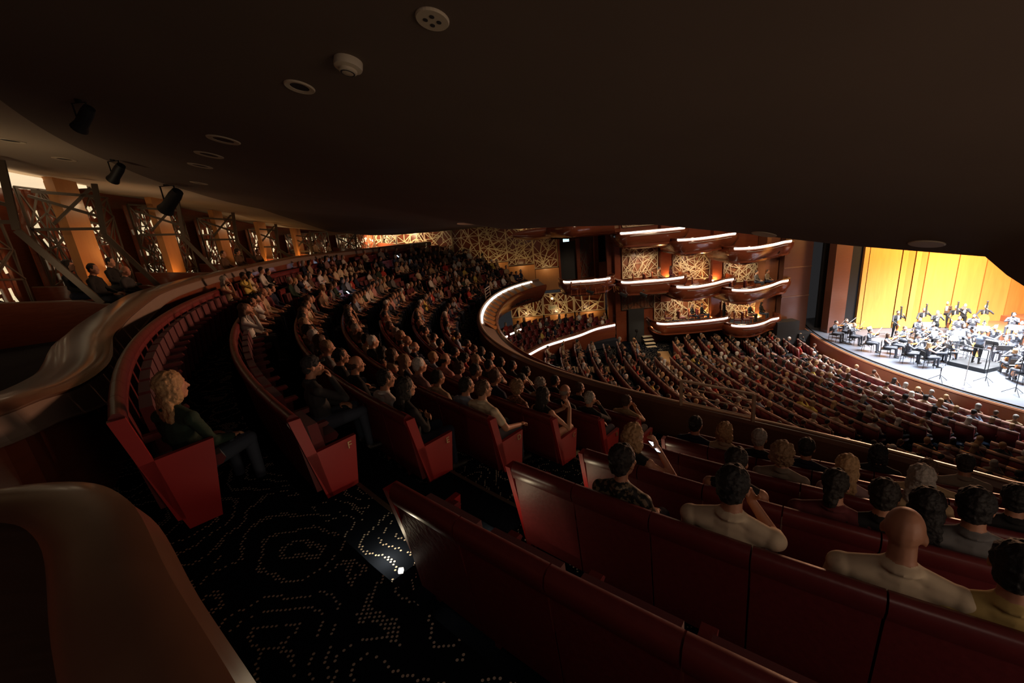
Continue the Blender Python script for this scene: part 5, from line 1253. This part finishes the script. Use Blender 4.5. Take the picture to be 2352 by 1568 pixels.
for k, ((px, py), kd, lab, hr, hc) in enumerate(ORC):
    p = atz(px, py, ZS); rise = 0.0
    if p.x > 30.8: rise = .70
    elif p.x > 28.1 and 17.5 < p.y < 25.9: rise = .34
    if rise: p = atz(px, py, ZS+rise)
    rz = yaw_to(p, COND) if (p - COND).length > 2.0 else yaw_to(p, (24, 19.5, 0))
    ck = put(CH, 'chair', p, rz); tag(ck, 'black orchestra chair under the ' + lab.replace(' of the picture', ''), 'chair', 'orchestra chairs')
    me = MB_[kd]; o = mkobj('person', me); o.location = p; o.rotation_euler = (0,0,rz); setmats(o, [SKINS[3], TOPS['tails'], TOPS['tails'], shoe])  # paler skin imitates highlights blown out by the stage lamps
    h = mkobj('hair', hairmesh(hr, 'F'), parent=o); h.location = (0,.02,1.225); setmats(h, [HAIR[hc]])
    fr = mkobj('shirt_front', MB().prism([(-.045,.80),(.045,.80),(.06,1.03),(-.06,1.03)], 'y', .09, .115).mesh('shirt_front', [M['white']]), parent=o)
    tag(o, lab, 'person', 'players of the orchestra')
    Rz = Matrix.Rotation(rz, 4, 'Z'); W = Matrix.Translation(p) @ Rz
    if kd in ('violin', 'violinF'):
        v = put(VIO, 'violin', (0,0,0)); v.matrix_world = W @ Matrix.Translation((-.11,.22,1.04)) @ Matrix.Rotation(.45, 4, 'Z') @ Matrix.Rotation(.10, 4, 'X'); tag(v, 'violin held by the ' + lab, 'violin', 'violins')
        b = put(BOW, 'bow', (0,0,0)); b.matrix_world = W @ Matrix.Translation((.12,.36,1.22)) @ Matrix.Rotation(q.uniform(.3,1.2), 4, 'Z') @ Matrix.Rotation(q.uniform(.5, 1.2), 4, 'X'); tag(b, 'bow of the ' + lab, 'bow', 'violin bows')
    elif kd == 'cello':
        v = put(CEL, 'cello', (0,0,0)); v.matrix_world = W @ Matrix.Translation((0,.34,.55)) @ Matrix.Rotation(PI/2+.28, 4, 'X') @ Matrix.Rotation(PI, 4, 'Z') @ Matrix.Rotation(PI, 4, 'Z'); tag(v, 'cello held by the ' + lab, 'cello', 'cellos')
        b = put(BOW, 'bow', (0,0,0)); b.matrix_world = W @ Matrix.Translation((.2,.48,.68)) @ Matrix.Rotation(1.35, 4, 'Z'); tag(b, 'bow of the ' + lab, 'bow', 'cello bows')
    elif kd == 'wind':
        t = empty('clarinet', (0,0,0), 0, 'dark wind instrument of the ' + lab, 'clarinet', 'wind instruments'); t.matrix_world = W @ Matrix.Translation((0,.13,1.14)) @ Matrix.Rotation(-.75, 4, 'X'); MB().tube([(0,0,0),(0,.02,-.02),(0,.10,-.30),(0,.14,-.46),(0,.16,-.52)], [.006,.011,.012,.016,.032], 8).build('tube', M['black'], t)
    if k % 2 == 0:
        sp_ = p + Vector((-math.sin(rz)*.85, math.cos(rz)*.85, 0)); tag(put(STD, 'stand', sp_, rz + PI), 'music stand before the ' + lab, 'music stand', 'music stands')
for (px, py), kd, lab, hr, hc, top, z in (((2053,776),'bass','double bass player in grey tails, leftmost standing against the shell','short','brown','charcoal',0), ((2112,770),'bass','double bass player behind the music desk','short','sandy','charcoal',0), ((2142,778),'horn','player in grey tails leaning forward left of the tall man','short','blonde','charcoal',0),
      ((2165,752),'rest','tall man in brown standing against the shell','short','dark','brown',.1), ((2185,765),'bass','bass player right of the man in brown','short','grey','black',0), ((2252,765),'bass','bass player stooping at the riser, orange bass at his side','short','white','charcoal',0), ((2205,760),'horn','trombonist holding the instrument level','short','sandy','charcoal',0)):
    p = atz(px, py, ZS); rz = yaw_to(p, COND); o = stander(p, rz, MS_[kd], top, hr, hc, lab, SKINS[3], grp='standing players', lod='F')
    mkobj('shirt_front', MB().prism([(-.045,1.15),(.045,1.15),(.06,1.43),(-.06,1.43)], 'y', .10, .125).mesh('shirt_front', [M['white']]), parent=o)
    W = Matrix.Translation(p) @ Matrix.Rotation(rz, 4, 'Z')
    if kd == 'bass': v = put(DB, 'db', (0,0,0)); v.matrix_world = W @ Matrix.Translation((-.02,.38,.72)) @ Matrix.Rotation(PI/2+.1, 4, 'X'); tag(v, 'double bass of the ' + lab, 'double bass', 'double basses')
    if kd == 'horn':
        t = empty('trombone', (0,0,0), 0, 'brass slide instrument of the ' + lab, 'trombone', 'brass instruments'); t.matrix_world = W @ Matrix.Translation((.05,.2,1.56)); MB().tube([(0,-.05,0),(0,.55,.02),(.06,.58,.02),(.06,-.05,0)], .008, 6).build('slide', M['metal'], t); MB().tube([(.06,-.2,.02),(.06,.3,.04),(.06,.42,.05)], [.01,.03,.1], 10).build('bell', M['metal'], t)
# conductor on a podium with a guard rail
t = empty('podium', COND + Vector((0,0,0)), yaw_to(COND, (28, 20.5, 0)), 'black conductor podium with a rear guard rail', 'podium')
MB().box((0,.1,.10), (1.5,1.5,.20)).build('platform', M['black'], t)
for x in (-.7,.7): MB().tube([(x,-.62,.2),(x,-.62,1.15)], .02, 8).build('rail_post', M['black'], t)
MB().bar((-.7,-.62,1.15), (.7,-.62,1.15), .035).bar((-.7,-.62,.7), (.7,-.62,.7), .025).build('guard_rail', M['black'], t)
stander(COND + Vector((0,0,.2)), yaw_to(COND, (28, 20.5, 0)), MS_['conduct'], 'bluegrey', 'short', 'grey', 'conductor in bluish tails on the podium, back to the hall', SKINS[0], grp=None, lod='F')
ds = put(STD, 'stand', COND + Vector((.85,.15,.0)), yaw_to(COND, (28, 20.5, 0)) + PI); tag(ds, 'conductor desk with open score before the podium', 'music stand', 'music stands')
for k, ((px, py), h_) in enumerate((((2157,875),.5), ((2213,890),1.6), ((2262,880),1.8), ((2296,842),2.6), ((2330,905),2.2))):
    p = atz(px, py, ZS); t = empty('microphone_stand', p, 0, 'thin %s microphone stand, %s from the left' % ('tall' if h_ > 1.7 else 'short', ordn(k)), 'microphone stand', 'microphone stands')
    MB().tube([(0,0,.1), (0,0,h_)], .014, 6).build('pole', M['white'] if k in (1, 3) else M['black'], t); MB().tube([(0,0,h_), (.02,.02,h_+.16)], .022, 8).build('microphone', M['black'], t)
    for a in (0,2.1,4.2): MB().tube([(0,0,.32), (.38*math.cos(a), .38*math.sin(a), .0)], .012, 5).build('leg', M['white'] if k in (1, 3) else M['black'], t)

# ------------------------------------------------------------------ aisle light at row F, small aisle lamps, added unseen fills
p = pol(22.97, AIR-.25, -2.17)
t = empty('aisle_light', p, 0, 'small bright aisle light on the end of the row F seats', 'aisle light'); MB().box((0,0,0), (.03,.03,.022)).build('lamp_face', M['led'], t)
lamp('aisle_lamp', 'POINT', p + Vector((-.16,.20,.03)), 4.5, (1.0, .82, .55), .03)
for r in 'EDCB':
    Rf, fz = ROWS[r]; lamp('aisle_lamp', 'POINT', pol(Rf+.75, AIR-.2, fz+.55), 1.8, (1.0, .80, .5), .03)
    lamp('aisle_lamp', 'POINT', pol(Rf+.45, AIL+1.2, fz+.12), 1.3, (1.0, .55, .3), .03)
lamp('aisle_lamp', 'POINT', pol(ROWS['F'][0]+.25, AIL+.9, ROWS['F'][1]+.1), .5, (1.0, .4, .25), .03)
lamp('landing_fill', 'AREA', (.6, -1.4, 1.2), 8, (1.0, .74, .6), 1.2, (-.3, 2.0, -2))  # unseen fill added to brighten the landing carpet
lamp('ceiling_wash', 'AREA', (4.0, -1.0, -1.2), 40, (1.0, .72, .52), 2.5, (2.5, 3.0, 1.5))  # unseen lamp added below the soffit to lift its darkness
print('OBJECTS', len(sc.objects))
